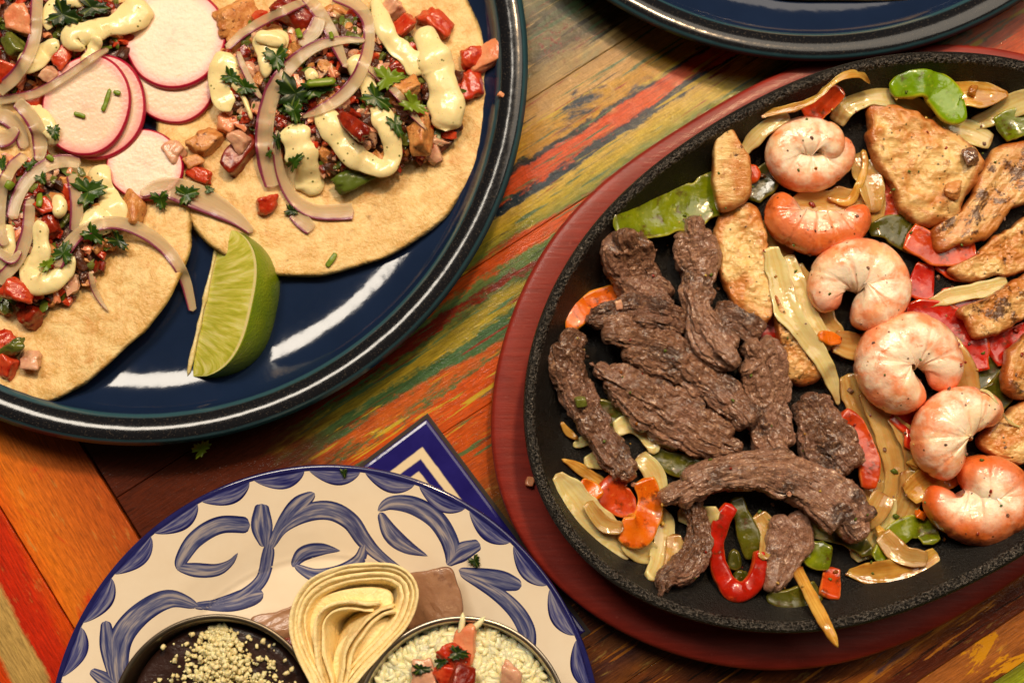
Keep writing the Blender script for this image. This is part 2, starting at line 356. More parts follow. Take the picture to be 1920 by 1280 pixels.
# ------------------------------------------------------------------ materials of the setting and the dishes
def plank_mat(name, v0, v1, stops, end=None, shear=0.0, warp=1.0, chips=None, speck=None, axis=1, wear=.5, gloss=.22, over=None):
    g = G(name); X = g.xyz(g.raw)
    along = X[0] if axis == 1 else X[1]
    vpx = g.math('MULTIPLY_ADD', X[1], -51.3, 1060.8) if axis == 1 else g.math('MULTIPLY_ADD', X[0], 51.3, 457.6)
    if shear: vpx = g.math('ADD', vpx, g.math('MULTIPLY_ADD', X[1], -51.3*shear, (1060.8-800)*shear))
    sv = g.vec(g.raw, (.16, .9, 1) if axis == 1 else (.9, .16, 1)); sv2 = g.vec(g.raw, (.9, 4.5, 1) if axis == 1 else (4.5, .9, 1)); sv3 = g.vec(g.raw, (1.4, 16, 1) if axis == 1 else (16, 1.4, 1))
    w1 = g.math('MULTIPLY', g.math('SUBTRACT', g.noise(1.0, 2, vec=sv), .5), 62*warp)
    w2 = g.math('MULTIPLY', g.math('SUBTRACT', g.noise(1.0, 4, .65, vec=sv2), .5), 30*warp)
    w3 = g.math('MULTIPLY', g.math('SUBTRACT', g.noise(1.2, 8, .78, vec=g.vec(g.raw, (1.6, 2.6, 1))), .5), 44*warp)
    q = g.math('ADD', g.math('ADD', g.math('ADD', vpx, w1), w2), w3)
    fac = g.math('MULTIPLY_ADD', q, 1/(v1-v0), -v0/(v1-v0), clamp=True)
    col = g.ramp(fac, [((v-v0)/(v1-v0), lin(*c)) for v, c in stops])
    streak = g.noise(1.0, 4, .7, vec=sv3)
    col = g.mix(g.ramp(streak, [(.35, .0), (.70, .8)]), col, g.mix(.75, col, (.03, .018, .01, 1), 'MULTIPLY'))
    col = g.mix(g.ramp(g.noise(.8, 5, .65, vec=sv2), [(.60, 0), (.72, .35)]), col, lin(205, 190, 110))      # dry-brushed pale paint
    for k_, (c_, lo) in enumerate(over or []):
        kk = g.noise(1.0, 5, .62, .3, vec=g.vec(g.comb(X[0], X[1], 3.7*(k_+1)), (.28, 4.2+k_, 1) if axis == 1 else (4.2+k_, .28, 1)))
        col = g.mix(g.ramp(kk, [(lo, 0), (lo+.035, .92)]), col, lin(*c_))
    if chips:                                                                                              # paint worn through to another coat
        for (sc, lo, hi, c) in chips:
            k = g.noise(sc, 6, .68, .6, vec=g.vec(g.raw, (.45, 1.3, 1) if axis == 1 else (1.3, .45, 1)))
            col = g.mix(g.ramp(k, [(lo, 0), (hi, 1)]), col, lin(*c))
    if speck:
        k = g.math('MULTIPLY', g.ramp(g.noise(5, 3, .7), [(.56, 0), (.62, 1)]), g.ramp(g.noise(.35, 2), [(.42, 0), (.55, 1)]))
        col = g.mix(k, col, lin(*speck))
    if end:                                                                                                # bare dark wood towards one end
        x0, x1, c = end
        e = g.smooth(g.math('ADD', along, g.math('MULTIPLY', g.math('SUBTRACT', g.noise(1, 3, vec=sv2), .5), 4)), x1, x0)
        wood = g.ramp(g.noise(1.0, 5, .7, 1.0, vec=sv3), [(.3, tuple(.35*k for k in lin(*c)[:3])+(1,)), (.7, lin(*c))])
        col = g.mix(e, col, wood)
    col = g.mix(1.0, col, (.98, .86, .66, 1), 'MULTIPLY')
    hgt = g.math('ADD', g.math('MULTIPLY', streak, .6), g.math('ADD', g.noise(2.2, 5, .6), g.math('MULTIPLY', g.noise(14, 3), .25)))
    g.bump(hgt, .30, .08)
    g.set(base=col, rough=g.ramp(g.noise(1.3, 4), [(.3, gloss+.22), (.7, gloss+.42)]), spec=.12, coat=.40, crough=.05)
    return g.m
def mk_glaze():
    g = G('navy_glaze'); X = g.xyz(g.raw); r = g.math('SQRT', g.math('ADD', g.math('POWER', X[0], 2), g.math('POWER', X[1], 2)))
    r = g.math('ADD', r, g.math('MULTIPLY', g.math('SUBTRACT', g.noise(1.5, 3), .5), .05))
    sp = g.ramp(g.noise(16, 2, .6), [(.60, 0), (.68, 1)])
    navy = g.mix(g.noise(.5, 4), (.006, .014, .040, 1), (.010, .022, .062, 1))
    band = g.mix(g.math('MULTIPLY', sp, .7), (.008, .009, .012, 1), (.06, .05, .04, 1)); teal = (.03, .085, .11, 1)
    col = g.mix(g.smooth(r, 12.52, 12.60), navy, teal); col = g.mix(g.smooth(r, 12.66, 12.76), col, band)
    col = g.mix(g.smooth(r, 13.46, 13.56), col, teal)
    g.bump(g.math('ADD', g.noise(.9, 2), g.math('MULTIPLY', g.noise(9, 3), .06)), .12, .12)
    return g.set(base=col, rough=g.mix(g.smooth(r, 12.66, 12.76), g.math('MULTIPLY_ADD', g.noise(3, 4), .08, .05), g.math('MULTIPLY_ADD', g.noise(10, 2), .16, .06)), spec=.5)
def mk_iron(name='cast_iron', bd=.10, rlo=.28, sp=.35):
    g = G(name); n1 = g.noise(16, 4, .7); n2 = g.noise(5, 3)
    g.bump(g.math('ADD', g.math('MULTIPLY', n1, .8), g.math('MULTIPLY', n2, .5)), 1.0, bd)
    return g.set(base=g.mix(n2, (.005, .0046, .0042, 1), (.013, .0115, .010, 1)), rough=g.mix(g.ramp(g.noise(.7, 4), [(.42, 0), (.62, 1)]), g.ramp(n1, [(.35, rlo), (.7, .55)]), (rlo-.08,)*3+(1,)), spec=sp)
def mk_board():
    g = G('stained_wood'); s = g.vec(g.raw, (.5, 5, 1), (0, 0, math.radians(-20))); n = g.noise(1.2, 5, .6, .3, vec=s); b = g.noise(1.0, 4)
    c = g.mix(n, lin(92, 20, 14), lin(162, 50, 34)); c = g.mix(g.ramp(b, [(.4, 0), (.7, .6)]), c, lin(112, 28, 20))
    c = g.mix(g.ramp(g.noise(4, 4, .7), [(.6, 0), (.72, .55)]), c, lin(150, 62, 50))
    g.bump(g.math('ADD', n, g.math('MULTIPLY', g.noise(9, 3), .4)), .22, .05)
    return g.set(base=c, rough=.5, spec=.3, coat=.12, crough=.12)
def mk_cream():
    g = G('cream_ceramic'); g.bump(g.noise(.8, 2), .08, .1)
    return g.set(base=g.mix(g.noise(1.2, 4), lin(246, 234, 212), lin(238, 222, 196)), rough=.12, spec=.5)
def mk_blue(name='cobalt_brush', dark=0.0):
    g = G(name); v = g.attr('v'); u = g.attr('u')
    st = g.noise(1.0, 3, .6, vec=g.comb(g.math('MULTIPLY', u, 2.2), g.math('MULTIPLY', v, 2.2), g.math('MULTIPLY', g.rand, 40.)))
    edge = g.smooth(g.math('ABSOLUTE', v), .62, .95)
    f = g.math('ADD', g.math('MULTIPLY', edge, .30), st)
    c = g.ramp(f, [(.36, lin(172, 164, 166)), (.48, lin(112, 116, 146)), (.62, lin(62, 70, 120)), (.88, lin(24, 30, 84))]) if not dark else g.ramp(f, [(.38, lin(140, 140, 160)), (.52, lin(84, 88, 138)), (.66, lin(40, 44, 108)), (.88, lin(20, 18, 72))])
    return g.set(base=c, rough=.12, spec=.5)
def mk_lip():
    g = G('cobalt_lip'); return g.set(base=g.mix(g.noise(2, 3), lin(24, 24, 74), lin(40, 42, 104)), rough=.1, spec=.6)
def mk_steel(name='steel', c=(.52, .46, .37, 1), r=.22):
    g = G(name); a = g.xyz(g.raw); n = g.noise(1, 3, vec=g.vec(g.raw, (1.5, 1.5, 30)))
    g.bump(n, .1, .02); return g.set(base=c, metal=1.0, rough=g.math('MULTIPLY_ADD', n, .2, r))
def mk_tile():
    g = G('tile_glaze'); X = g.xyz(g.raw); m = g.math('MAXIMUM', g.math('ABSOLUTE', X[0]), g.math('ABSOLUTE', X[1]))
    d = g.math('SUBTRACT', 4.75, g.math('ADD', m, g.math('MULTIPLY', g.math('SUBTRACT', g.noise(3, 3), .5), .06)))
    cream = lin(226, 208, 172); blue = g.mix(g.noise(1.2, 4), lin(22, 16, 84), lin(42, 38, 122))
    a = g.math('MULTIPLY', g.smooth(d, .70, .76), g.smooth(d, 1.06, 1.00)); b = g.smooth(d, 1.32, 1.38)
    c = g.mix(g.math('MAXIMUM', a, b), blue, cream)
    dx = g.math('SUBTRACT', g.math('ABSOLUTE', X[0]), 2.9); dy = g.math('SUBTRACT', g.math('ABSOLUTE', X[1]), 2.9)
    dd = g.math('SQRT', g.math('ADD', g.math('POWER', dx, 2), g.math('POWER', dy, 2)))
    c = g.mix(g.smooth(dd, .14, .09), c, lin(40, 36, 110))
    g.bump(g.noise(1.5, 3), .2, .05); return g.set(base=c, rough=.13, spec=.5)
GLAZE, IRON, BOARD, CREAM, BLUE, BLUED, LIP, STEEL, TILE = mk_glaze(), mk_iron(), mk_board(), mk_cream(), mk_blue(), mk_blue('cobalt_scallop', 1), mk_lip(), mk_steel(), mk_tile()
g = G('cast_iron_rim'); n1 = g.noise(11, 2, .6); g.bump(n1, 1.0, .14); IRONR = g.set(base=g.mix(g.ramp(n1, [(.42, 0), (.62, 1)]), (.008, .0075, .007, 1), (.10, .09, .078, 1)), metal=.6, rough=.36)
DSTEEL = mk_steel('bean_cup_steel', (.20, .165, .12, 1), .3)
g = G('grout'); GROUT = g.set(base=(.02, .011, .006, 1), rough=.7)

# ------------------------------------------------------------------ the table: painted planks and an inset tile
TROT = math.atan2(.545, .84)
table = empty('table', (0, 0, 0), kind='structure', label='table of diagonal planks thick with worn many-coloured paint')
def plank(x0, x1, y0, y1, mat, drop=0.0):
    e = .03; pts = [(x0, y0), (x1, y0), (x1, y1), (x0, y1)]
    def ring(i, z): return [(x0+i, y0+i, z), (x1-i, y0+i, z), (x1-i, y1-i, z), (x0+i, y1-i, z)]
    V = np.array(ring(.006, -1.4)+ring(.006, -.05)+ring(.012, -.014)+ring(e, 0)); V[:, 2] += drop
    F = [(3, 2, 1, 0)]+[(r*4+k, r*4+(k+1) % 4, r*4+4+(k+1) % 4, r*4+4+k) for r in range(3) for k in range(4)]+[(12, 13, 14, 15)]
    o = build('plank', V, F, mat, parent=table, smooth=False, hmap=False); o.rotation_euler = (0, 0, TROT); return o
Yv = lambda v: -(v-1060.8)/51.3
Xs = lambda s: (s-457.6)/51.3
XL = Xs(-319); XR = 34
planks = [
 (200, 690, plank_mat('paint_greygreen', 400, 690, [(400, (62, 70, 48)), (545, (92, 98, 62)), (575, (60, 62, 42)), (600, (112, 112, 78)), (632, (70, 62, 42)), (655, (150, 136, 96)), (690, (176, 150, 96))], speck=(104, 34, 20), chips=[(.5, .56, .66, (120, 128, 96))], over=[((60, 90, 62), .57), ((186, 168, 116), .60), ((36, 32, 24), .60), ((110, 40, 20), .64)])),
 (690, 906, plank_mat('paint_orange_navy', 690, 906, [(690, (176, 146, 92)), (700, (190, 158, 100)), (742, (202, 168, 104)), (750, (196, 158, 44)), (778, (190, 146, 30)), (782, (26, 30, 40)), (790, (30, 32, 44)), (794, (212, 80, 12)), (826, (218, 86, 10)), (830, (22, 42, 66)), (842, (26, 52, 80)), (846, (208, 184, 92)), (866, (196, 180, 50)), (890, (150, 156, 52)), (898, (106, 132, 58)), (906, (196, 80, 20))], end=(-8.2, -5.2, (88, 36, 16)), chips=[(.42, .60, .66, (24, 44, 70))], warp=.8, over=[((186, 170, 50), .59), ((60, 100, 70), .60), ((130, 34, 12), .62), ((26, 34, 40), .63)])),
 (906, 1135, plank_mat('paint_orange_green', 906, 1135, [(906, (214, 92, 14)), (924, (206, 88, 16)), (932, (112, 142, 84)), (944, (86, 122, 74)), (950, (112, 28, 10)), (962, (132, 40, 12)), (968, (72, 104, 58)), (984, (160, 152, 48)), (1004, (172, 164, 52)), (1014, (66, 112, 76)), (1036, (74, 116, 76)), (1046, (206, 98, 30)), (1062, (198, 104, 36)), (1068, (78, 122, 78)), (1076, (214, 92, 18)), (1135, (212, 92, 20))], end=(-9.6, -6.0, (92, 38, 16)), chips=[(.5, .60, .68, (66, 100, 60)), (.7, .66, .72, (120, 26, 10))], over=[((190, 170, 50), .60), ((60, 112, 84), .60), ((128, 34, 10), .61), ((24, 30, 26), .64)])),
 (1135, 1480, plank_mat('paint_orange_worn', 1135, 1480, [(1135, (210, 92, 20)), (1230, (196, 92, 26)), (1300, (120, 80, 34)), (1480, (96, 46, 20))], end=(-10, -6.4, (84, 36, 15)), chips=[(.45, .58, .66, (96, 112, 56))], over=[((70, 112, 74), .62), ((190, 160, 50), .64), ((120, 40, 14), .62)])),
 (1480, 1700, plank_mat('paint_brown_plum', 1480, 1700, [(1480, (90, 44, 22)), (1580, (72, 34, 22)), (1630, (104, 62, 30)), (1660, (70, 40, 44)), (1700, (116, 70, 30))], chips=[(.6, .62, .68, (150, 104, 30))], over=[((150, 96, 30), .60), ((30, 16, 14), .58), ((78, 60, 76), .64)])),
 (1700, 1990, plank_mat('paint_brown_streaks', 1700, 1990, [(1700, (110, 62, 26)), (1790, (70, 30, 16)), (1850, (136, 74, 26)), (1880, (80, 34, 16)), (1935, (150, 88, 34)), (1960, (84, 34, 18)), (1990, (96, 46, 24))], chips=[(.55, .62, .68, (82, 66, 84))], over=[((176, 120, 40), .60), ((28, 14, 10), .58)])),
 (1990, 2066, plank_mat('paint_ochre_chipped', 1990, 2066, [(1990, (168, 106, 52)), (2030, (178, 112, 54)), (2066, (120, 64, 28))], chips=[(.8, .54, .57, (202, 148, 24))], warp=.4)),
 (2066, 2300, plank_mat('paint_lime', 2066, 2300, [(2066, (118, 128, 34)), (2090, (160, 186, 40)), (2300, (176, 196, 60))], warp=.4)),
]
for i, (v0, v1, m) in enumerate(planks): plank(XL+.05, XR, Yv(v1), Yv(v0), m, -.012*(i % 3))
ORANGE = plank_mat('paint_amber', -520, -319, [(-520, (236, 100, 16)), (-470, (242, 136, 34)), (-420, (226, 124, 40)), (-319, (190, 92, 34))], axis=0, shear=.08, chips=[(.4, .62, .7, (206, 60, 20))], warp=.7)
REDCR = plank_mat('paint_red_cream', -760, -500, [(-760, (196, 60, 14)), (-634, (214, 74, 14)), (-624, (196, 172, 112)), (-572, (204, 178, 116)), (-564, (206, 44, 12)), (-516, (214, 54, 14)), (-500, (226, 86, 16))], axis=0, shear=.08, chips=[(.8, .66, .70, (60, 26, 12))], warp=.45)
for (s0, s1, m) in ((-505, -319, ORANGE), (-760, -505, REDCR), (-1000, -760, ORANGE)):
    plank(Xs(s0), Xs(s1)-.05, -26, 9, m)
build('under_board', np.array([(-40, -40, -1.5), (45, -40, -1.5), (45, 45, -1.5), (-40, 45, -1.5)]), [(0, 1, 2, 3)], GROUT, parent=table, smooth=False, hmap=False)
# tile: corner at the picture point (800, 785)
ta = math.radians(-53); e2 = np.array([math.cos(ta), math.sin(ta)]); e1 = np.array([e2[1], -e2[0]])
tcn = W(800, 785, .05)[:2]+(e1+e2)*4.75
def boxring(h, rs):
    V = []; F = []
    for (i, z) in rs: V += [(-h+i, -h+i, z), (h-i, -h+i, z), (h-i, h-i, z), (-h+i, h-i, z)]
    for r in range(len(rs)-1): F += [(r*4+k, r*4+(k+1) % 4, r*4+4+(k+1) % 4, r*4+4+k) for k in range(4)]
    F.append(tuple(len(V)-4+k for k in range(4))); return np.array(V), F
for nm, h, rs, m in (('grout_bed', 4.9, [(0, -.3), (0, .012), (.06, .02)], GROUT), ('tile', 4.75, [(0, -.2), (0, .03), (.04, .075), (.12, .095)], TILE)):
    V, F = boxring(h, rs); o = build(nm, V, F, m, parent=table, smooth=False, hmap=False); o.location = (tcn[0]*CM, tcn[1]*CM, 0); o.rotation_euler = (0, 0, ta)

# ------------------------------------------------------------------ two navy plates
PC1 = np.array([-13.11, 9.83]); PC2 = np.array([10.95, 23.62]); PR = 13.68
pprof = [(0.001, .42), (6, .42), (10.2, .45), (11.6, .60), (12.3, .86), (12.52, 1.02), (12.60, 1.34), (12.70, 1.44), (12.90, 1.50), (13.10, 1.545), (13.30, 1.575), (13.46, 1.588), (13.58, 1.575), (13.67, 1.53), (13.67, 1.44), (13.5, 1.33), (13.0, 1.0), (12, .5), (10.5, .12), (9.0, 0.01), (8.6, .01), (8.5, .2), (0.001, .2)]
def navy_plate(c, label):
    t = empty('dinner_plate', (c[0], c[1], 0), label=label, cat='plate', group='navy glazed plates')
    pr = smoothprof(pprof, 4)*np.array([1, 1.26]); k = int(np.argmax(pr[:, 0])); V, F = lathe(c, pr, 200)
    build('dish', V, F, GLAZE, parent=t); return t
navy_plate(PC1, 'navy glazed plate with dark speckled rim carrying the tacos')
navy_plate(PC2, 'navy glazed plate at the top edge beyond the skillet')

# ------------------------------------------------------------------ oval board and iron skillet
def polar_outline(pts, z, axes, ctr, ang, K=220):
    q = W(np.array(pts)[:, 0], np.array(pts)[:, 1], z)[:, :2]-ctr; th = np.arctan2(q[:, 1], q[:, 0]); r = np.hypot(q[:, 0], q[:, 1])
    el = lambda t: 1/np.sqrt((np.cos(t-ang)/axes[0])**2+(np.sin(t-ang)/axes[1])**2)
    k = r/el(th); i = np.argsort(th); th, k = th[i], k[i]
    T = np.linspace(-math.pi, math.pi, K, endpoint=False); kk = np.interp(T, th, k, period=2*math.pi)
    gap = np.min(np.abs((T[:, None]-th[None]+math.pi) % (2*math.pi)-math.pi), 1); kk = np.where(gap > .35, 1+(kk-1)*.5, kk)
    f = np.fft.rfft(kk); f[9:] = 0; kk = np.fft.irfft(f, K)
    return T, el(T)*kk
PANP = [(1500,147),(1411,190),(1336,232),(1256,286),(1181,347),(1116,417.5),(1064,488),(1022,572),(998,642.5),(984,690),(983.5,750),(989,835),(1008,924),(1045,989),(1097,1050),(1162.5,1102),(1247,1144),(1350,1177),(1462,1188),(1400,1183),(1556,1181.5),(1650,1163),(1744,1130),(1837,1086),(1920,1042),(1570,122),(1641,107),(1711,98),(1769.5,96),(1851,101),(1919.5,112.5)]
BRDP = [(1303,221),(1228,267),(1144,328),(1069,403),(1012,478),(980,539),(951.5,605),(933,680),(922,774),(926,858),(942,938),(970,1003),(1008,1060),(1064,1116),(1134,1167),(1237.5,1214),(1322,1242),(1415.6,1259),(1462.5,1258),(1556,1249),(1650,1224),(1744,1183),(1837,1139),(1920,1077),(1837,87),(1851.5,85.5),(1919.5,94)]
OC = np.array([12.0, -.2]); OA = math.radians(30)
def oval(T, R, prof, c=OC, amp=0.0):
    V = []; F = []; K = len(T)
    for d, z in prof:
        r = np.maximum(R-d, .0) if d < 50 else R*0; V.append(np.stack([c[0]+r*np.cos(T), c[1]+r*np.sin(T), np.full(K, z)], 1))
    V = np.concatenate(V)
    for i in range(len(prof)-1): F += [(i*K+k, (i+1)*K+k, (i+1)*K+(k+1) % K, i*K+(k+1) % K) for k in range(K)]
    if amp: V[:, 2] += amp*fbm(V*7, 3)
    return V, F
T, R = polar_outline(BRDP, 1.25, (13.55, 10.15), OC, OA)
V, F = oval(T, R, [(99, .05), (.5, .05), (.08, .12), (0, .3), (0, 1.05), (.05, 1.19), (.16, 1.25), (.5, 1.25), (2.3, 1.25), (2.45, 1.1), (99, 1.1)])
build('wooden_underliner', V, [f[::-1] for f in F][::-1], BOARD, label='oval red-stained wooden board under the iron skillet', cat='board', origin=(OC[0], OC[1], .05))
T, R = polar_outline(PANP, 3.45, (12.4, 9.05), OC, OA, 300)
skillet = empty('skillet', (OC[0], OC[1], 1.1), label='oval black cast iron skillet holding the fajitas', cat='skillet')
sp = [(99, 1.3), (2.6, 1.3), (2.2, 1.12), (1.9, 1.2), (1.0, 2.2), (.35, 3.0), (.06, 3.28), (0, 3.38), (.04, 3.46)]
V, F = oval(T, R, sp+[(.12, 3.50)]); build('outer_wall', V, F, IRON, parent=skillet, hmap=False)
V, F = oval(T, R, [(.12, 3.50), (.20, 3.515), (.28, 3.50), (.36, 3.45), (.42, 3.36)], amp=.035); build('rim', V, F, IRONR, parent=skillet)
rp = smoothprof([(.42, 3.36), (.68, 2.9), (1.05, 2.3), (1.35, 1.9), (1.7, 1.72), (2.3, 1.66)], 5); V, F = oval(T, R, [tuple(p) for p in rp]+[(3.5, 1.65), (99, 1.65)]); build('inner_wall', V, F, IRON, parent=skillet)

# ------------------------------------------------------------------ hand-painted cream plate
TC = np.array([-6.45, -14.07]); TR = 9.57
tp = np.array([(0, .5), (5.6, .5), (6.3, .56), (6.9, .78), (7.4, .98), (8.4, 1.32), (9.2, 1.58), (9.45, 1.66)]); tps = smoothprof(tp, 10)
talz = lambda x, y: np.interp(np.hypot(np.asarray(x)-TC[0], np.asarray(y)-TC[1]), tps[:, 0], tps[:, 1])
tal = empty('painted_plate', (TC[0], TC[1], 0), label='cream ceramic plate hand-painted with cobalt scrolls and a scalloped rim', cat='plate')
V, F = lathe(TC, [(max(r, .001), z) for r, z in tps], 200); tdish = build('dish', V, F, CREAM, parent=tal)
V, F = lathe(TC, smoothprof([(9.36, 1.635), (9.43, 1.70), (9.52, 1.71), (9.58, 1.65), (9.56, 1.56), (9.3, 1.4), (8, .95), (6.6, .4), (5.5, .05), (5, .02), (4.9, .2), (.001, .25)], 5), 200); trim = build('rim', V, F, LIP, parent=tal)
def stroke(pts, wid, mat=BLUE, lift=.012, tip=None):
    wid = np.broadcast_to(wid, len(pts)).astype(float); A = crom(np.c_[np.asarray(pts, float), wid], 44); zz = np.full(44, 1.2)
    for it in range(3): P = W(A[:, 0], A[:, 1], zz); zz = talz(P[:, 0], P[:, 1])
    T_, S_, N_ = frames(P); S_[:, 2] = 0; hw = A[:, 2]*.5*pxs(1.2)
    L = np.linspace(0, 1, 44); e = np.sqrt(np.clip(1-(1-np.clip(np.minimum(L, 1-L)/.07, 0, 1))**2, .002, 1)); hw = hw*e
    C = np.linspace(-1, 1, 13); V = P[:, None]+S_[:, None]*(hw[:, None]*C)[..., None]
    V[..., 2] = talz(V[..., 0], V[..., 1])+lift*(1-.8*np.abs(C)**3); V = V.reshape(-1, 3); F = []
    for i in range(43): F += [(i*13+k, i*13+k+1, i*13+14+k, i*13+13+k) for k in range(12)]
    build('brush_stroke', V, F, mat, parent=tdish, attrs={'u': np.repeat(L, 13)*(np.linalg.norm(np.diff(P, axis=0), axis=1).sum()*.3), 'v': np.tile(C, 44)}, hmap=False)
J0 = math.atan2(*(W(470, 893, 1.6)[:2]-TC)[::-1])
for k in range(30):
    a0 = J0+2*math.pi*k/30; a1 = a0+2*math.pi/30; q = np.linspace(a0+.008, a1-.008, 30); s = np.linspace(0, 1, 30)
    dep = .54*np.sin(math.pi*s**.85)**.75; C = np.linspace(0, 1, 9)
    rr = 9.38-dep[:, None]*C; V = np.stack([TC[0]+rr*np.cos(q)[:, None], TC[1]+rr*np.sin(q)[:, None], rr*0], -1); V[..., 2] = talz(V[..., 0], V[..., 1])+.014*(1-.7*C**4); V = V.reshape(-1, 3)
    F = [(i*9+j, i*9+9+j, i*9+10+j, i*9+1+j) for i in range(29) for j in range(8)]
    build('rim_scallop', V, [f[::-1] for f in F], BLUED, parent=trim, attrs={'u': np.repeat(s*.6, 9), 'v': np.tile(C*2-1, 30)}, hmap=False)
for pts, wd in [
 ([(469,984),(412,984),(367,1010),(341,1047),(334,1070)], [34,36,34,26,12]), ([(332,1062),(367,1068),(405,1068),(431,1055),(446,1036)], [16,30,26,14,3]),
 ([(491,944),(491,987),(497,1025)], [26,44,18]), ([(506,1022),(536,974),(562,945),(590,924)], [12,30,36,14]),
 ([(505,1018),(502,1042),(491,1085),(457,1116),(412,1131),(362,1136)], [20,26,26,28,22,16]), ([(375,1137),(430,1130),(470,1118),(494,1112)], [12,36,40,22]),
 ([(372,1136),(319,1122),(270,1145),(232,1186),(221,1231),(225,1290)], [16,38,44,46,42,38]), ([(198,1163),(203,1212),(212,1275)], [18,32,14]), ([(170,1256),(195,1272),(225,1292)], [14,28,20]),
 ([(508,1030),(530,990),(574,962),(619,957),(657,977),(682,1012),(712,1042),(770,1082)], [10,22,36,40,38,34,24,10]), ([(684,1020),(672,1050),(636,1072),(592,1078),(552,1060)], [16,26,30,28,12]),
 ([(548,1062),(568,1038),(602,1029),(638,1032)], [12,30,26,3]), ([(708,957),(733,943),(774,947),(815,971),(839,1005),(848,1035),(842,1058)], [12,28,38,40,38,34,20]),
 ([(712,960),(733,1000),(762,1024),(802,1042)], [14,36,30,3]), ([(838,1058),(863,1036),(900,1019)], [14,40,22]), ([(860,1068),(911,1081),(945,1089),(978,1098)], [12,36,40,20]),
 ([(862,1074),(925,1108),(963,1140),(984,1172),(990,1200),(985,1240)], [12,28,34,36,34,28])]: stroke(pts, np.array(wd)*.9)

# ------------------------------------------------------------------ food materials
def mk_tortilla(name, a, b, spots=.5):
    g = G(name); n = g.noise(.5, 6, .65, .6); f = g.noise(8, 5, .65); m = g.noise(1.7, 5, .65, .4)
    c = g.mix(g.ramp(n, [(.36, 0), (.62, 1)]), lin(*a), lin(*b)); c = g.mix(g.ramp(m, [(.38, .6), (.56, 0)]), c, lin(244, 220, 160)); c = g.mix(g.ramp(f, [(.45, 0), (.75, .45)]), c, lin(250, 228, 172))
    c = g.mix(g.ramp(g.noise(1.0, 5, .65, .8), [(.55, 0), (.70, .7*spots*2)]), c, lin(200, 134, 54))
    sp = g.math('MULTIPLY', g.ramp(g.noise(2.4, 5, .65), [(.62, 0), (.70, spots)]), g.ramp(g.noise(.5, 2), [(.45, 0), (.6, 1)])); c = g.mix(sp, c, lin(118, 66, 24))
    c = g.mix(g.ramp(g.vor(2.2), [(.03, .7*spots), (.06, 0)]), c, lin(92, 58, 24))
    g.bump(g.math('ADD', g.math('MULTIPLY', n, 2.0), g.math('ADD', g.math('MULTIPLY', m, 1.6), g.math('MULTIPLY', f, .25))), .6, .12)
    return g.set(base=c, rough=g.ramp(m, [(.35, .5), (.65, .28)]), sss=.12, spec=.45, sscale=.15)
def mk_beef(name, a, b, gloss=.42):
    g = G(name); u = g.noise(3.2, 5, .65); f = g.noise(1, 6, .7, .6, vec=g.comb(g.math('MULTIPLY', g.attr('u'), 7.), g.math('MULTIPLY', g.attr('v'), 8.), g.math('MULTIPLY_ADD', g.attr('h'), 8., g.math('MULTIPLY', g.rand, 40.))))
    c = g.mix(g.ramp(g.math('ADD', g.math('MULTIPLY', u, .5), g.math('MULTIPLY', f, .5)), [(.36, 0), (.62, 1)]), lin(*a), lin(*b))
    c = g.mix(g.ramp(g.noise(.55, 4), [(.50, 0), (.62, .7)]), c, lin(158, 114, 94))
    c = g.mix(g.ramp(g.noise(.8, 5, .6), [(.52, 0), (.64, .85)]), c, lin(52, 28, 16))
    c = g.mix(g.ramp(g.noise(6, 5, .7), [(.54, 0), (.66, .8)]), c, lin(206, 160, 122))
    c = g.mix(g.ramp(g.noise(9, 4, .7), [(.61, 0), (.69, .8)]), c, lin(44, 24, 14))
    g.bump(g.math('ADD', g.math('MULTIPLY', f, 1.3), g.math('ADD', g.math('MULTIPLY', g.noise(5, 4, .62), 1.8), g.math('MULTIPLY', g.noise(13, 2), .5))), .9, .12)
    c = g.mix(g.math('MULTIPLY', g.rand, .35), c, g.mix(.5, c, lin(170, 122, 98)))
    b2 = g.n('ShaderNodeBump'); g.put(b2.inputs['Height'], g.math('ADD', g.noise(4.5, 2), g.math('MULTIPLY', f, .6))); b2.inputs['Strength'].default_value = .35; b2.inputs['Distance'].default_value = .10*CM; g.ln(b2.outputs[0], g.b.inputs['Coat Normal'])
    return g.set(base=c, rough=g.ramp(g.noise(3, 4), [(.38, gloss-.10), (.66, gloss+.22)]), spec=.5, coat=g.ramp(g.noise(1.6, 4), [(.34, .35), (.52, 1.0)]), crough=.13)
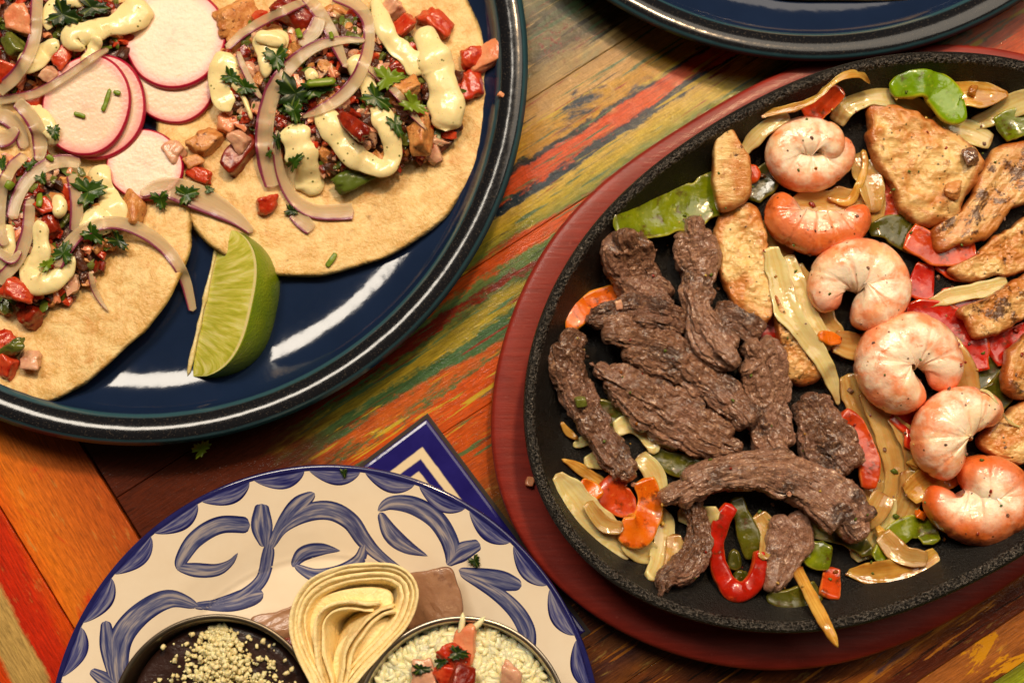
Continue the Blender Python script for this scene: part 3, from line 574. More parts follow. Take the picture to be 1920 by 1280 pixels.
def mk_chicken(name='chicken', a=(212, 166, 96), b=(236, 202, 134), char=.5):
    g = G(name); n = g.noise(1.0, 5, .6); f = g.noise(1, 5, .65, .4, vec=g.vec(g.co, (1.6, 6.5, 3.0), (0, 0, 1.0)))
    c = g.mix(g.ramp(n, [(.32, 0), (.66, 1)]), lin(*a), lin(*b)); c = g.mix(g.ramp(f, [(.45, 0), (.7, .45)]), c, lin(250, 228, 172))
    c = g.mix(g.ramp(g.noise(.6, 5, .65, .5), [(.46, 0), (.60, .85)]), c, lin(196, 118, 44))
    c = g.mix(g.ramp(g.noise(2.2, 5, .7), [(.58, 0), (.68, .7)]), c, lin(162, 92, 36))
    c = g.mix(g.ramp(g.noise(1.1, 6, .72, .4), [(char+.11, 0), (char+.17, .9)]), c, lin(70, 34, 12))
    c = g.mix(g.math('MULTIPLY', g.smooth(g.math('ADD', g.attr('r'), g.math('MULTIPLY', g.math('SUBTRACT', g.noise(1.3, 4), .5), .5)), .82, 1.0), .85), c, lin(164, 84, 28))
    c = g.mix(g.ramp(g.vor(3.0), [(.09, .85), (.15, 0)]), c, lin(72, 70, 24))
    g.bump(g.math('ADD', g.math('MULTIPLY', g.noise(3.0, 3, .6), 1.0), f), .5, .10)
    return g.set(base=c, rough=.36, spec=.5, sss=.12, sscale=.2, coat=g.ramp(g.noise(1.4, 3), [(.4, .1), (.65, .7)]), crough=.14)
def mk_pepper(name, skin, flesh, dark=None, rough=.16):
    g = G(name); n = g.noise(1.0, 4, .6); c = g.mix(g.ramp(n, [(.35, 0), (.7, 1)]), lin(*skin), lin(*(dark or tuple(k*.72 for k in skin))))
    ed = g.smooth(g.math('ABSOLUTE', g.attr('v')), .80, .97); c = g.mix(g.math('MULTIPLY', ed, .75), c, lin(*flesh))
    c = g.mix(g.ramp(g.noise(2.0, 5, .7), [(.56, 0), (.66, .8)]), c, lin(84, 46, 16)); c = g.mix(g.ramp(g.noise(5, 4, .7), [(.60, 0), (.70, .6)]), c, lin(*flesh))
    g.bump(g.math('ADD', g.noise(1.8, 2, .5), g.math('MULTIPLY', g.noise(6, 2, .5), .18)), .45, .10)
    return g.set(base=c, rough=g.ramp(g.noise(2.5, 4), [(.35, .10), (.65, .42)]), spec=.5, sss=.10, sscale=.12, coat=.4, crough=.06)
def mk_grilled_onion(name, a, b, brown=.5, see=.12):
    g = G(name); v = g.attr('v'); st = g.noise(1, 3, .5, vec=g.comb(g.math('MULTIPLY', g.attr('u'), 1.5), g.math('MULTIPLY', v, 4.), g.math('MULTIPLY', g.rand, 40.)))
    c = g.mix(g.ramp(st, [(.35, 0), (.65, 1)]), lin(*a), lin(*b)); ed = g.smooth(g.math('ABSOLUTE', v), .74, .98)
    tip = g.smooth(g.math('ABSOLUTE', g.math('SUBTRACT', g.attr('u'), .5)), .38, .5)
    br = g.math('MULTIPLY', g.ramp(g.noise(.9, 4), [(.42, 0), (.62, 1)]), g.math('ADD', g.math('MULTIPLY_ADD', ed, .35, brown), g.math('MULTIPLY', tip, .6)), clamp=True); c = g.mix(br, c, lin(142, 78, 22))
    g.bump(g.math('ADD', g.math('MULTIPLY', g.noise(1, 2, .5, vec=g.comb(g.math('MULTIPLY', g.attr('u'), 1.2), g.math('MULTIPLY', v, 5.), g.math('MULTIPLY', g.rand, 40.))), .2), g.noise(2.2, 2)), .40, .10)
    return g.set(base=c, rough=.16, spec=.5, sss=.5, sscale=.4, coat=.6, crough=.07, trans=see, ior=1.36)
def mk_red_onion(name='red_onion', see=.52):
    g = G(name); v = g.attr('v'); st = g.noise(1, 3, .6, vec=g.comb(g.math('MULTIPLY', g.attr('u'), 2.5), g.math('MULTIPLY', v, 6.), g.math('MULTIPLY', g.rand, 40.)))
    c = g.mix(st, lin(230, 212, 166), lin(210, 182, 148)); pk = g.smooth(v, -.3, .95); c = g.mix(g.math('MULTIPLY', pk, .38), c, lin(192, 118, 118))
    ed = g.smooth(g.math('ADD', v, g.math('MULTIPLY', g.math('SUBTRACT', g.noise(1.2, 2), .5), .3)), .58, .76); c = g.mix(g.math('MULTIPLY', ed, .95), c, lin(122, 28, 72))
    g.bump(st, .25, .04)
    return g.set(base=c, rough=.2, spec=.5, sss=.3, sscale=.2, see=g.math('MULTIPLY_ADD', ed, -see*.8, see))
def mk_radish():
    g = G('radish_flesh'); r = g.attr('r'); n = g.noise(1.6, 3)
    c = g.mix(n, lin(236, 214, 190), lin(226, 198, 170)); c = g.mix(g.math('MULTIPLY', g.ramp(r, [(.12, .55), (.34, 0)]), g.ramp(g.noise(5, 4), [(.4, 0), (.7, 1)])), c, lin(206, 168, 146))
    c = g.mix(g.smooth(r, .70, .97), c, lin(230, 156, 154))
    c = g.mix(g.smooth(g.math('MULTIPLY_ADD', n, .02, r), .945, .962), c, lin(168, 14, 54))
    c = g.mix(g.smooth(g.attr('h'), 0.0, -.5), c, lin(226, 196, 170))
    g.bump(g.math('ADD', g.noise(7, 4), g.math('MULTIPLY', g.noise(1.1, 3), 2.0)), .3, .06); return g.set(base=c, rough=.30, spec=.45, sss=.3, sscale=.2)
def mk_crema():
    g = G('herb_crema'); c = g.mix(g.noise(1.2, 3), lin(244, 230, 178), lin(234, 214, 150))
    k = g.math('MULTIPLY', g.ramp(g.vor(3.4), [(.10, 1), (.17, 0)]), g.ramp(g.noise(1.2, 2), [(.44, 0), (.52, 1)])); c = g.mix(k, c, lin(92, 98, 34))
    k2 = g.ramp(g.vor(7.0), [(.07, 1), (.11, 0)]); c = g.mix(g.math('MULTIPLY', k2, .6), c, lin(104, 100, 40))
    g.bump(g.math('ADD', g.noise(1.8, 2), g.math('MULTIPLY', g.noise(9, 2), .12)), .35, .10); return g.set(base=c, rough=.20, spec=.5, sss=.25, sscale=.25)
def mk_herb(name, a, b):
    g = G(name); c = g.mix(g.noise(3, 4), lin(*a), lin(*b)); vn_ = g.smooth(g.attr('v'), .22, .05); c = g.mix(g.math('MULTIPLY', vn_, .35), c, lin(150, 170, 60))
    g.bump(g.noise(6, 3), .3, .04); t = g.n('ShaderNodeBsdfTranslucent'); g.put(t.inputs[0], c); mx = g.n('ShaderNodeMixShader'); mx.inputs[0].default_value = .22
    g.set(base=c, rough=.30, spec=.45); g.ln(g.b.outputs[0], mx.inputs[1]); g.ln(t.outputs[0], mx.inputs[2]); g.ln(mx.outputs[0], g.t.nodes['Material Output'].inputs[0]); return g.m
def mk_simple(name, a, b, rough=.3, sss=.15, sc=2.5, bump=.4, third=None):
    g = G(name); c = g.mix(g.ramp(g.noise(sc, 4, .6), [(.35, 0), (.65, 1)]), lin(*a), lin(*b))
    if third: c = g.mix(g.ramp(g.noise(sc*1.7, 4, .65), [(.58, 0), (.68, 1)]), c, lin(*third))
    g.bump(g.noise(sc*2.2, 4, .6), bump, .08); return g.set(base=c, rough=rough, spec=.5, sss=sss, sscale=.15, coat=.4, crough=.1)
def mk_shrimp(name, oran, side=0.0):
    """v runs round the body (+1 = outer back), u from tail to head"""
    g = G(name); v = g.attr('v'); u = g.attr('u'); h = g.attr('h')
    c = g.mix(g.noise(1.4, 4), lin(255, 240, 218), lin(252, 222, 190))
    pk = g.ramp(g.math('ADD', g.noise(1.3, 4, .6), g.math('MULTIPLY', v, .20)), [(.50, 0), (.72, 1)]); c = g.mix(g.math('MULTIPLY', pk, .85), c, lin(240, 132, 72))
    c = g.mix(g.ramp(g.noise(.8, 3), [(.50, 0), (.68, .4)]), c, lin(248, 220, 160))
    w = g.math('ADD', g.math('MULTIPLY', g.math('SUBTRACT', g.noise(.9, 4), .5), 1.1), g.math('ADD', g.math('MULTIPLY', v, .55), g.math('MULTIPLY', h, -.35)))
    o = g.smooth(w, .55-oran, 1.05-oran); c = g.mix(g.math('MULTIPLY', o, .88), c, lin(222, 104, 28))
    tl = g.smooth(u, .16, .02); c = g.mix(g.math('MULTIPLY', tl, .8), c, lin(226, 96, 34))
    br = g.math('MULTIPLY', o, g.ramp(g.noise(2.0, 5, .65), [(.54, 0), (.70, .75)])); c = g.mix(br, c, lin(150, 52, 14))
    seg = g.math('FRACT', g.math('ADD', g.math('MULTIPLY_ADD', u, 6.5, g.math('MULTIPLY', v, .22)), g.math('MULTIPLY', g.noise(1.2, 2), .35))); ln_ = g.smooth(g.math('ABSOLUTE', g.math('SUBTRACT', seg, .5)), .16, .0)
    c = g.mix(g.math('MULTIPLY', ln_, g.ramp(g.noise(1.1, 3), [(.40, 0), (.62, .75)])), c, lin(236, 140, 84))
    c = g.mix(g.ramp(g.noise(1.8, 5, .7, .5), [(.60, 0), (.68, .7)]), c, lin(214, 116, 44))
    c = g.mix(g.ramp(g.vor(2.0), [(.06, .85), (.10, 0)]), c, lin(86, 52, 18))
    g.bump(g.math('ADD', g.noise(2.2, 4), g.math('ADD', g.math('MULTIPLY', g.noise(9, 3), .25), g.math('MULTIPLY', ln_, -.25))), .5, .10)
    return g.set(base=c, rough=.26, spec=.5, sss=.25, sscale=.28, coat=.7, crough=.09)
TORT = mk_tortilla('corn_tortilla', (206, 160, 88), (224, 184, 112)); TORTP = mk_tortilla('flour_tortilla', (244, 220, 156), (250, 232, 178), .3)
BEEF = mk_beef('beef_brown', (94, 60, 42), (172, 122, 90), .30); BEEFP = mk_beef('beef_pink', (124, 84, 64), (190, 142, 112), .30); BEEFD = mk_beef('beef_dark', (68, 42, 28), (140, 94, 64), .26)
CHK = mk_chicken(); CHKD = mk_chicken('chicken_charred', (196, 138, 74), (222, 176, 108), .40)
PGR = mk_pepper('pepper_green', (128, 140, 14), (178, 176, 56), (84, 100, 10)); PGRB = mk_pepper('pepper_green_bright', (126, 162, 10), (190, 186, 40), (92, 134, 8)); PDG = mk_pepper('pepper_dark_green', (86, 86, 16), (126, 114, 38), (50, 52, 12))
PRD = mk_pepper('pepper_red', (196, 34, 12), (222, 84, 30), (140, 18, 8)); POR = mk_pepper('pepper_orange', (226, 116, 14), (236, 160, 50), (204, 84, 12)); PRO = mk_pepper('pepper_red_orange', (206, 74, 22), (224, 120, 48), (164, 44, 14))
ONG = mk_grilled_onion('grilled_onion', (240, 210, 134), (248, 228, 168), .18, .2); ONB = mk_grilled_onion('browned_onion', (216, 154, 58), (236, 190, 98), .5, .12); ONT = mk_grilled_onion('translucent_onion', (232, 174, 92), (242, 200, 126), .25, .35)
ROD = mk_red_onion(); RAD = mk_radish(); CRE = mk_crema()
HRB = mk_herb('cilantro', (34, 64, 14), (58, 92, 20)); HRL = mk_herb('cilantro_light', (96, 128, 22), (136, 158, 38)); HRD = mk_herb('cilantro_dark', (20, 38, 12), (40, 64, 18))
TOM = mk_simple('tomato', (182, 42, 18), (204, 82, 44), .2, .2, 2.5, .4, (150, 20, 10)); TOD = mk_simple('tomato_dark', (112, 22, 12), (152, 46, 20), .2, .15)
OND = mk_simple('onion_dice', (222, 178, 142), (204, 146, 120), .22, .3); SALM = mk_simple('tomato_flesh_pale', (222, 132, 92), (226, 156, 112), .25, .25)
CHD = mk_simple('chicken_dice', (186, 112, 52), (214, 154, 88), .4, .1, 3.0, .7, (104, 52, 22)); MEATD = mk_simple('filling_dark', (58, 28, 16), (96, 48, 26), .3, .05, 3.0, .7)
JAL = mk_simple('jalapeno', (74, 84, 26), (112, 116, 46), .25, .1)

# ------------------------------------------------------------------ tacos on the navy plate
def circ(cx, cy, rx, ry, n=16, rot=0, wob=0.0):
    a = np.linspace(0, 2*math.pi, n, endpoint=False); k = 1+wob*np.sin(a*3+cx)+wob*.6*np.sin(a*5+cy); c, s = math.cos(math.radians(rot)), math.sin(math.radians(rot))
    return [(cx+rx*k_*math.cos(t)*c-ry*k_*math.sin(t)*s, cy+rx*k_*math.cos(t)*s+ry*k_*math.sin(t)*c) for t, k_ in zip(a, k)]
wavy = lambda A, f, p: (lambda x, y: A*np.sin(f*x+p)*np.cos(f*.8*y-p)+.02*(x*x+y*y)*.35)
pad('tortilla', 'corn tortilla of the taco in the top left corner', 'tortilla', circ(20, 70, 290, 290, wob=.01), .16, TORT, K=120, J=26, edge=14, amp=.035, freq=1.2, group='taco tortillas', bend=wavy(.05, .8, .3), dz=-.05)
pad('tortilla', 'corn tortilla of the right taco reaching the plate rim', 'tortilla', [(865,-8),(890,34),(916,105),(928,169),(924,232),(907,291),(873,358),(835,413),(781,455),(717,489),(633,514),(570,523),(511,519),(440,492),(385,455),(345,400),(310,330),(295,230),(310,110),(370,-20),(470,-90),(620,-115),(770,-80)], .16, TORT, K=140, J=30, edge=16, amp=.04, freq=1.0, group='taco tortillas', bend=wavy(.06, .7, 1.0), ctr=(615, 210), dz=.03)
pad('tortilla', 'blistered corn tortilla of the lower left taco', 'tortilla', [(361,402),(363,440),(362,474),(341,541),(300,601),(247,657),(202,699),(150,732),(105,755),(56,751),(0,746),(-80,730),(-160,680),(-225,590),(-245,470),(-220,350),(-130,250),(0,205),(150,215),(280,280),(335,340)], .16, TORT, K=140, J=30, edge=16, amp=.06, freq=.9, group='taco tortillas', bend=wavy(.10, .6, 2.0), ctr=(60, 470), dz=.12)
def filling(label, cx, cy, rx, ry, hgt, n, rot=0, seed=1):
    rg = np.random.default_rng(seed); z0 = float(hm(*W(cx, cy, .8)[:2])); c = W(cx, cy, z0); sx, sy = rx*pxs(z0), ry*pxs(z0); V = []; F = []; MI = []; cr, sr = math.cos(math.radians(rot)), math.sin(math.radians(rot))
    mats = [MEATD, TOM, TOD, HRD, OND, CHD, JAL, SALM]; pr = np.array([.27, .09, .13, .15, .10, .13, .07, .06]); off = 0
    def put(v, mi):
        nonlocal off
        V.append(v); F.extend([tuple(i+off for i in f) for f in ICOF]); MI.extend([mi]*len(ICOF)); off += len(v)
    put(np.c_[ICOV[:, 0]*sx*.93*cr+ICOV[:, 1]*sy*.93*sr, -ICOV[:, 0]*sx*.93*sr+ICOV[:, 1]*sy*.93*cr, ICOV[:, 2]*hgt*.75]+c, 0)
    for i in range(n):
        r = math.sqrt(rg.random())*1.0; a = rg.random()*6.283; x = r*math.cos(a)*sx; y = r*math.sin(a)*sy
        z = hgt*.78*math.sqrt(max(0, 1-(r*.97)**2))+rg.random()*.12+.08; s = rg.uniform(.11, .34)*rg.uniform(.7, 1.1); k = rg.choice(8, p=pr)
        asp = np.array([rg.uniform(.9, 1.6), rg.uniform(.5, 1), rg.uniform(.4, .9)]) if k != 3 else np.array([1.3, rg.uniform(.3, .8), .12])
        put(chunkmesh(c+np.array([x*cr+y*sr, -x*sr+y*cr, z]), asp*s, .55, .25, (rg.random()*6, rg.uniform(-.6, .6), rg.uniform(-.6, .6)), rg.random()*50), k)
    build('chopped_filling', np.concatenate(V), F, mats, mi=MI, smooth=False, label=label, cat='filling', kind='stuff')
filling('finely chopped chicken, tomato and herb filling of the right taco', 640, 175, 238, 158, 1.15, 800, 12, 3)
filling('finely chopped filling of the lower left taco', 50, 440, 168, 150, .95, 460, 0, 5)
filling('finely chopped filling of the top left taco', 70, 75, 190, 130, 1.1, 480, 0, 9)
# bigger pieces of the filling
gT = 'tomato pieces in the tacos'
for lab, x, y, s, m, asp in [
 ('bright red tomato cube beside the thick sauce stroke near the plate rim', 884, 112, 42, TOM, (1, .9, .8)), ('tomato piece with a herb stem below the bright red cube near the rim', 884, 162, 52, TOM, (.7, 1.1, .6)),
 ('ragged red tomato piece above the thick sauce stroke', 822, 46, 50, TOM, (1.2, .7, .6)), ('thin tomato slice left of the sauce stroke top', 757, 50, 46, TOM, (1.1, .8, .5)),
 ('dark red tomato under the crossing onion strips near the top', 549, 30, 56, TOD, (1.3, .8, .7)), ('tomato slice inside the looped sauce of the right taco', 664, 236, 64, TOD, (.55, 1.3, .6)),
 ('small tomato piece below the left blob of sauce', 427, 232, 40, SALM, (1, 1, .9)), ('tomato dice alone on the tortilla near the lime wedge', 500, 386, 36, TOM, (1.1, .9, .8)),
 ('dark glossy tomato piece beside the big white onion arc', 444, 292, 58, TOD, (1.2, .8, .7)), ('tomato sliver at the lower radish slice', 372, 326, 40, TOM, (1.3, .7, .5)),
 ('orange tomato piece in the top left corner taco', 30, 40, 42, SALM, (1, 1, .9)), ('tomato piece at the left edge under an onion strip', 8, 134, 44, TOM, (1, 1.2, .7)),
 ('upright red tomato piece between sauce and onion strand at top left', 117, 104, 34, TOM, (.8, 1.3, .7)), ('red tomato piece under the purple strand beside the paired radish', 64, 188, 30, TOM, (1, .9, .7)),
 ('red tomato piece inside the onion ring of the lower left taco', 84, 386, 32, TOM, (1.1, .9, .8)), ('dark tomato piece below the onion ring of the lower left taco', 96, 420, 34, TOD, (.8, 1.2, .7)),
 ('tomato piece at the lower edge of the left taco filling', 36, 545, 52, TOM, (1.2, .8, .7)), ('dark red tomato lump lying on the lower left tortilla', 57, 592, 48, TOD, (.9, 1, .8)),
 ('red tomato at the left picture edge on the lower tortilla', 6, 640, 40, TOM, (.9, 1.2, .8)), ('orange-red tomato near the bottom of the lower left tortilla', 14, 690, 44, TOM, (1.1, .8, .7))]:
    dice('tomato_piece', lab, 'tomato', x, y, s, m, asp, group=gT)
for nm, cat, lab, x, y, s, m, asp in [
 ('chicken_piece', 'chicken', 'crusty orange chicken cube beside the lower radish slice', 385, 268, 44, CHD, (1.1, .9, .9)), ('chicken_piece', 'chicken', 'small yellow chicken piece under the crusty cube', 362, 303, 32, CHD, (1.2, .7, .7)),
 ('chicken_piece', 'chicken', 'charred chicken piece at the foot of the thick sauce stroke', 786, 254, 58, CHD, (1.2, .7, .7)), ('chicken_piece', 'chicken', 'chicken cube beside the thick sauce stroke under pale cilantro', 766, 168, 44, CHD, (.8, 1.1, .8)),
 ('chicken_piece', 'chicken', 'browned chicken piece at the top of the lower left tortilla', 250, 392, 50, CHD, (1.1, .9, .8)), ('chicken_piece', 'chicken', 'chicken piece on the right taco behind the large radish', 450, 40, 66, CHD, (1.4, .9, .5)),
 ('onion_dice', 'onion', 'pale onion dice at the corner of the lower radish slice', 329, 283, 38, OND, (1, .9, .8)), ('onion_dice', 'onion', 'round onion dice on the lower left tortilla', 57, 672, 38, OND, (1, .9, .7)),
 ('onion_dice', 'onion', 'glassy onion dice among dark tomato on the right taco', 446, 262, 34, OND, (1.2, .9, .7)), ('onion_dice', 'onion', 'onion piece under the purple strand at top left', 92, 140, 30, OND, (1, 1, .8)),
 ('tomato_piece', 'tomato', 'pale pink tomato flap hanging over the tortilla edge at the rim', 918, 104, 66, SALM, (1.2, .7, .4)),
 ('jalapeno_piece', 'jalapeno', 'green pepper bit beside tomato on the lower left tortilla', 27, 650, 36, JAL, (.7, 1.2, .7)), ('jalapeno_piece', 'jalapeno', 'dark green pepper piece in the top left corner taco', 24, 86, 42, JAL, (.9, 1.2, .7)),
 ('jalapeno_piece', 'jalapeno', 'dark green lump below the sauce loop of the right taco', 660, 334, 50, HRD, (1.3, .8, .6)),
 ('onion_dice', 'onion', 'small onion cube at the upper right of the filling near the top edge', 730, 18, 44, OND, (.8, 1.2, .7))]:
    dice(nm, lab, cat, x, y, s, m, asp)
dice('crumb', 'tiny pink crumb on the plate rim right of the tacos', 'crumb', 939, 177, 12, SALM)
# radish slices
def radish(label, cx, cy, rx, ry, rot=0, **kw):
    return pad('radish_slice', label, 'radish', circ(cx, cy, rx, ry, 14, rot, .012), .20, RAD, K=96, J=26, edge=40, group='radish slices', **kw)
radish('radish slice half hidden under the largest radish slice', 326, 158, 78, 76, flat=.5)
radish('largest radish slice at the top between the tacos', 329, 72, 97, 99, flat=.4, maxtilt=.2)
radish('lowest radish slice with its edge under a purple onion petal', 272, 310, 74, 68, 20, flat=.5)
radish('radish slice directly behind the front slice sprinkled with chopped herb', 182, 203, 94, 100, 25, flat=.4, maxtilt=.25)
radish('front radish slice sprinkled with two bits of chopped herb', 163, 199, 82, 97, 20, flat=.4, maxtilt=.25)
# sauce
def crema(label, pts, wid, th=.32, **kw):
    return strip('sauce_drizzle', label, 'sauce', pts, np.array(wid)*1.12, th, CRE, K=32, n=1.85, stiff=.025, hover=.28, cap=.35, group='herb sauce drizzles', amp=.10, fu=.8, fv=.8, wjit=.22, **kw)
crema('short sauce blob with a forked top at the left of the right taco', [(500,58),(505,85),(502,112),(497,148)], [56,62,36,12])
crema('thin sauce foot under the forked blob', [(478,66),(505,74),(538,80)], [22,30,26])
crema('rounded sauce blob touching the radish slice', [(432,100),(420,130),(414,165),(424,196),(432,210)], [40,44,38,36,16])
crema('thin sauce trail running under a grey onion sliver', [(438,150),(452,175),(466,205),(472,226)], [24,20,18,12])
crema('long sauce stroke between the onion ring and tomato', [(702,-5),(716,40),(735,78),(765,108),(800,135)], [26,34,40,44,40])
crema('thickest sauce stroke lying near the plate rim', [(788,52),(802,82),(818,118),(832,165),(838,210),(836,246)], [44,52,60,66,66,50], .55)
crema('sauce loop hanging like a U in the middle of the right taco', [(662,104),(684,150),(706,196),(728,240),(736,285),(722,312),(690,306),(654,282),(626,250),(606,214),(598,196)], [26,34,42,42,38,40,40,40,42,36,22])
crema('sauce dab under the big onion arc near the lower edge', [(548,232),(560,275),(574,315),(582,352),(580,368)], [46,54,48,42,20])
crema('sauce patch under crossed onions beside a herb stem', [(590,130),(575,150)], [40,30])
crema('fat sauce stroke running into the largest radish slice', [(272,2),(250,28),(222,44),(190,52),(160,62),(142,68),(140,82),(160,92)], [44,48,46,46,44,42,34,20], .5)
crema('sauce tail dripping to the purple onion strand', [(182,66),(180,84),(172,102),(150,118)], [34,26,20,12])
crema('sauce lobe hanging from the top edge at left', [(165,-6),(128,2),(102,14),(92,40),(88,58)], [30,34,36,34,22])
crema('flat sauce patch under the wide onion strip at top left', [(110,76),(84,98),(56,114),(32,122)], [26,40,44,26])
crema('sauce patch beside the front radish slice', [(52,200),(80,222),(100,255),(96,276)], [22,32,26,14])
crema('vertical sauce stroke below the front radish slices', [(184,310),(192,340),(206,375),(208,400),(180,418),(150,432)], [40,44,46,48,42,28])
crema('sauce stroke inside the onion ring of the lower left taco', [(104,365),(112,390),(108,410)], [26,26,14])
crema('sauce curve along the lower edge of the left taco filling', [(70,412),(76,450),(72,485),(52,505),(62,530),(95,528),(122,508),(140,480)], [24,32,36,36,36,34,30,22])
crema('sauce patch at the left edge between onion strips', [(2,300),(6,325),(2,345)], [20,26,20]); crema('pale sauce streak at the left edge of the lower taco', [(6,420),(14,470),(8,510)], [26,30,24])
# raw red onion
def onion(label, pts, wid, th=.075, **kw):
    wid = np.array(wid)*.88
    kw.setdefault('stiff', .14); kw.setdefault('curl', .16)
    return strip('red_onion_strip', label, 'onion', pts, wid, th, ROD, K=22, n=4.0, group='red onion strips', cap=.08, hover=.5, dz=.05, amp=.008, fu=2, **kw)
onion('narrow grey onion sliver beside the rounded sauce blob', [(445,96),(456,125),(472,158),(490,186)], [12,15,15,9], .14)
onion('straight onion strip slanting from the largest radish to the top edge', [(424,92),(452,66),(490,42),(535,20),(580,0)], [16,20,22,22,20])
onion('onion strip slanting down from the top edge to the herb stem', [(566,-12),(592,16),(616,52),(634,92),(650,128)], [24,30,28,24,12])
onion('short onion piece under the crossing strips', [(600,32),(588,60),(560,84)], [30,34,20])
onion('pale onion fragment below the lower onion arc', [(548,398),(566,414),(586,432)], [26,34,28])
onion('onion ring curling down from the top edge to the cilantro cluster', [(624,-8),(664,8),(688,36),(692,76),(684,116),(664,156),(632,188),(596,208),(566,220)], [26,30,28,26,28,30,28,20,8])
onion('short purple onion sliver right of the sauce loop', [(690,128),(720,152),(748,180),(772,212),(800,244)], [14,18,18,16,4])
onion('wide onion arc curving down the left of the right taco', [(686,76),(640,76),(596,86),(556,112),(522,152),(504,196),(496,246),(500,300),(512,352)], [10,20,26,32,36,38,40,42,34])
onion('lower onion arc with a cut square end beside the sauce dab', [(520,244),(520,290),(530,336),(552,374),(588,396),(632,398),(664,396)], [10,18,24,28,32,36,36])
onion('onion petal with purple edge and cilantro above the lime wedge', [(262,366),(300,352),(350,362),(400,384),(444,410),(474,436)], [14,40,56,50,32,16], .12)
onion('wide onion strip running down from the top edge at left', [(70,-8),(68,30),(66,66),(54,104),(30,142),(-4,172)], [26,28,28,30,32,32])
onion('long purple strand crossing above the front radish slice', [(204,92),(182,104),(156,122),(118,148),(66,176),(-6,190)], [10,16,18,20,20,20], .14)
onion('curved purple-edged onion strip left of the front radish slice', [(30,190),(52,212),(70,242),(76,276),(72,304)], [26,32,34,32,20])
onion('onion strip end at the left edge under the purple strand', [(-6,216),(14,222),(36,246),(46,280)], [30,34,30,22]); onion('onion piece cut by the left edge beside the herb leaf', [(-6,262),(16,258),(34,240)], [40,36,16])
onion('onion ring arching over the lower left taco', [(152,306),(118,302),(84,312),(52,338),(32,374),(22,412)], [26,30,30,30,28,26])
onion('onion strip hanging from the ring beside a broad leaf', [(134,326),(142,362),(144,400),(140,436)], [24,28,28,24])
onion('left limb of the onion ring with a dark purple edge', [(56,372),(54,410),(48,450),(30,492),(-6,530)], [22,26,28,28,26])
onion('onion strip along the left edge beside the ring', [(48,290),(20,318),(2,360),(-2,420),(10,462)], [24,28,30,30,20]); onion('broad onion strip at the lower left edge', [(-6,470),(22,486),(40,470)], [20,22,8])
onion('long onion strip arching over the tortilla to the lime wedge', [(104,500),(122,470),(150,438),(190,420),(232,420),(278,440),(318,474),(346,522),(362,584)], [30,30,28,28,30,30,28,24,18])
onion('thin pinkish strand lying on the lower left tortilla', [(168,508),(176,540),(190,566),(204,584)], [10,14,10,4], .1)
# cilantro
for lab, x, y, s, rot, m, asp in [
 ('dark upright leaf between the sauce blobs', 519, 108, 46, 80, HRB, .9), ('dark leaf lying over the rounded sauce blob', 434, 146, 44, 30, HRB, .6), ('small leaf under the narrow onion sliver', 462, 168, 38, 10, HRB, .7),
 ('large dark leaf cluster in the middle of the right taco', 556, 178, 74, 110, HRD, .9), ('folded leaf pointing right from the central cluster', 596, 170, 66, -14, HRB, .5), ('hanging frilly leaf below the central cluster', 552, 208, 44, 75, HRB, .7),
 ('long leaf lying across the sauce loop', 704, 184, 62, 35, HRB, .6), ('leaf tip lower right of the sauce loop', 742, 234, 48, 65, HRB, .5), ('frilly yellow-green leaf at the chicken cube', 726, 148, 54, -10, HRL, .8), ('pale folded leaf on the chicken beside the thick sauce stroke', 774, 198, 52, 30, HRL, .6),
 ('curled leaf over the sauce dab and lower onion arc', 552, 306, 40, -40, HRB, .5), ('tiny leaf on the wide onion arc', 505, 290, 16, -60, HRB, .6), ('dark leaf under the lower onion arc', 545, 396, 26, 20, HRD, .7), ('slim leaf in the gap between both onion arcs', 520, 262, 34, 80, HRD, .4),
 ('small leaf at the edge of the front radish slice', 102, 246, 30, 75, HRB, .7), ('broad leaf beside the vertical sauce stroke', 170, 362, 56, -20, HRB, .9), ('left one of two leaves on the onion petal above the lime', 300, 372, 34, 80, HRB, .9), ('right one of two leaves on the onion petal above the lime', 350, 366, 42, -20, HRB, .8), ('tiny green flake at the end of the onion petal', 392, 356, 18, 0, HRB, .8),
 ('leaf on the onion ring of the lower left taco', 78, 334, 22, 60, HRB, .9), ('dark leaf at the left edge on sauce', 8, 306, 34, 70, HRB, .5), ('pointed leaf on the long onion strip', 172, 438, 42, 40, HRB, .7), ('leaf on the sauce curve of the lower left taco', 120, 476, 42, -70, HRB, .8), ('pale leaf stub on the sauce curve', 90, 498, 34, -40, HRL, .5), ('dark leaf half hidden under the long onion strip', 228, 456, 40, 40, HRD, .6),
 ('leaf on the onion at the left edge of the picture', 56, 312, 24, -40, HRB, .7), ('dark leaf in the top left filling', 120, 30, 60, 20, HRD, .8), ('dark leaf at the top edge left of the sauce stroke', 175, 18, 54, 0, HRD, .7)]:
    leaf(lab+', cilantro', x, y, s, rot, m, asp=asp)
def stem(label, x0, y0, x1, y1, w_, m=HRL, th=.09, dz=.04):
    return strip('herb_stem', label, 'cilantro', [(x0, y0), ((x0+x1)/2+1, (y0+y1)/2), (x1, y1)], [w_*.8, w_, w_*.9], th, m, K=12, n=3, M=14, hover=.5, dz=dz, cap=.02, group='chopped herb stems', amp=.01, fu=5, fv=5)
stem('pale herb stem lying across the centre of the right taco', 574, 158, 630, 152, 16, th=.2, dz=.12); stem('longer herb bit on the front radish slice', 206, 166, 192, 210, 9); stem('short square herb bit beside the longer one on the front radish', 212, 172, 226, 176, 9); stem('small yellow-green herb bit on the front radish slice', 138, 212, 160, 220, 9)
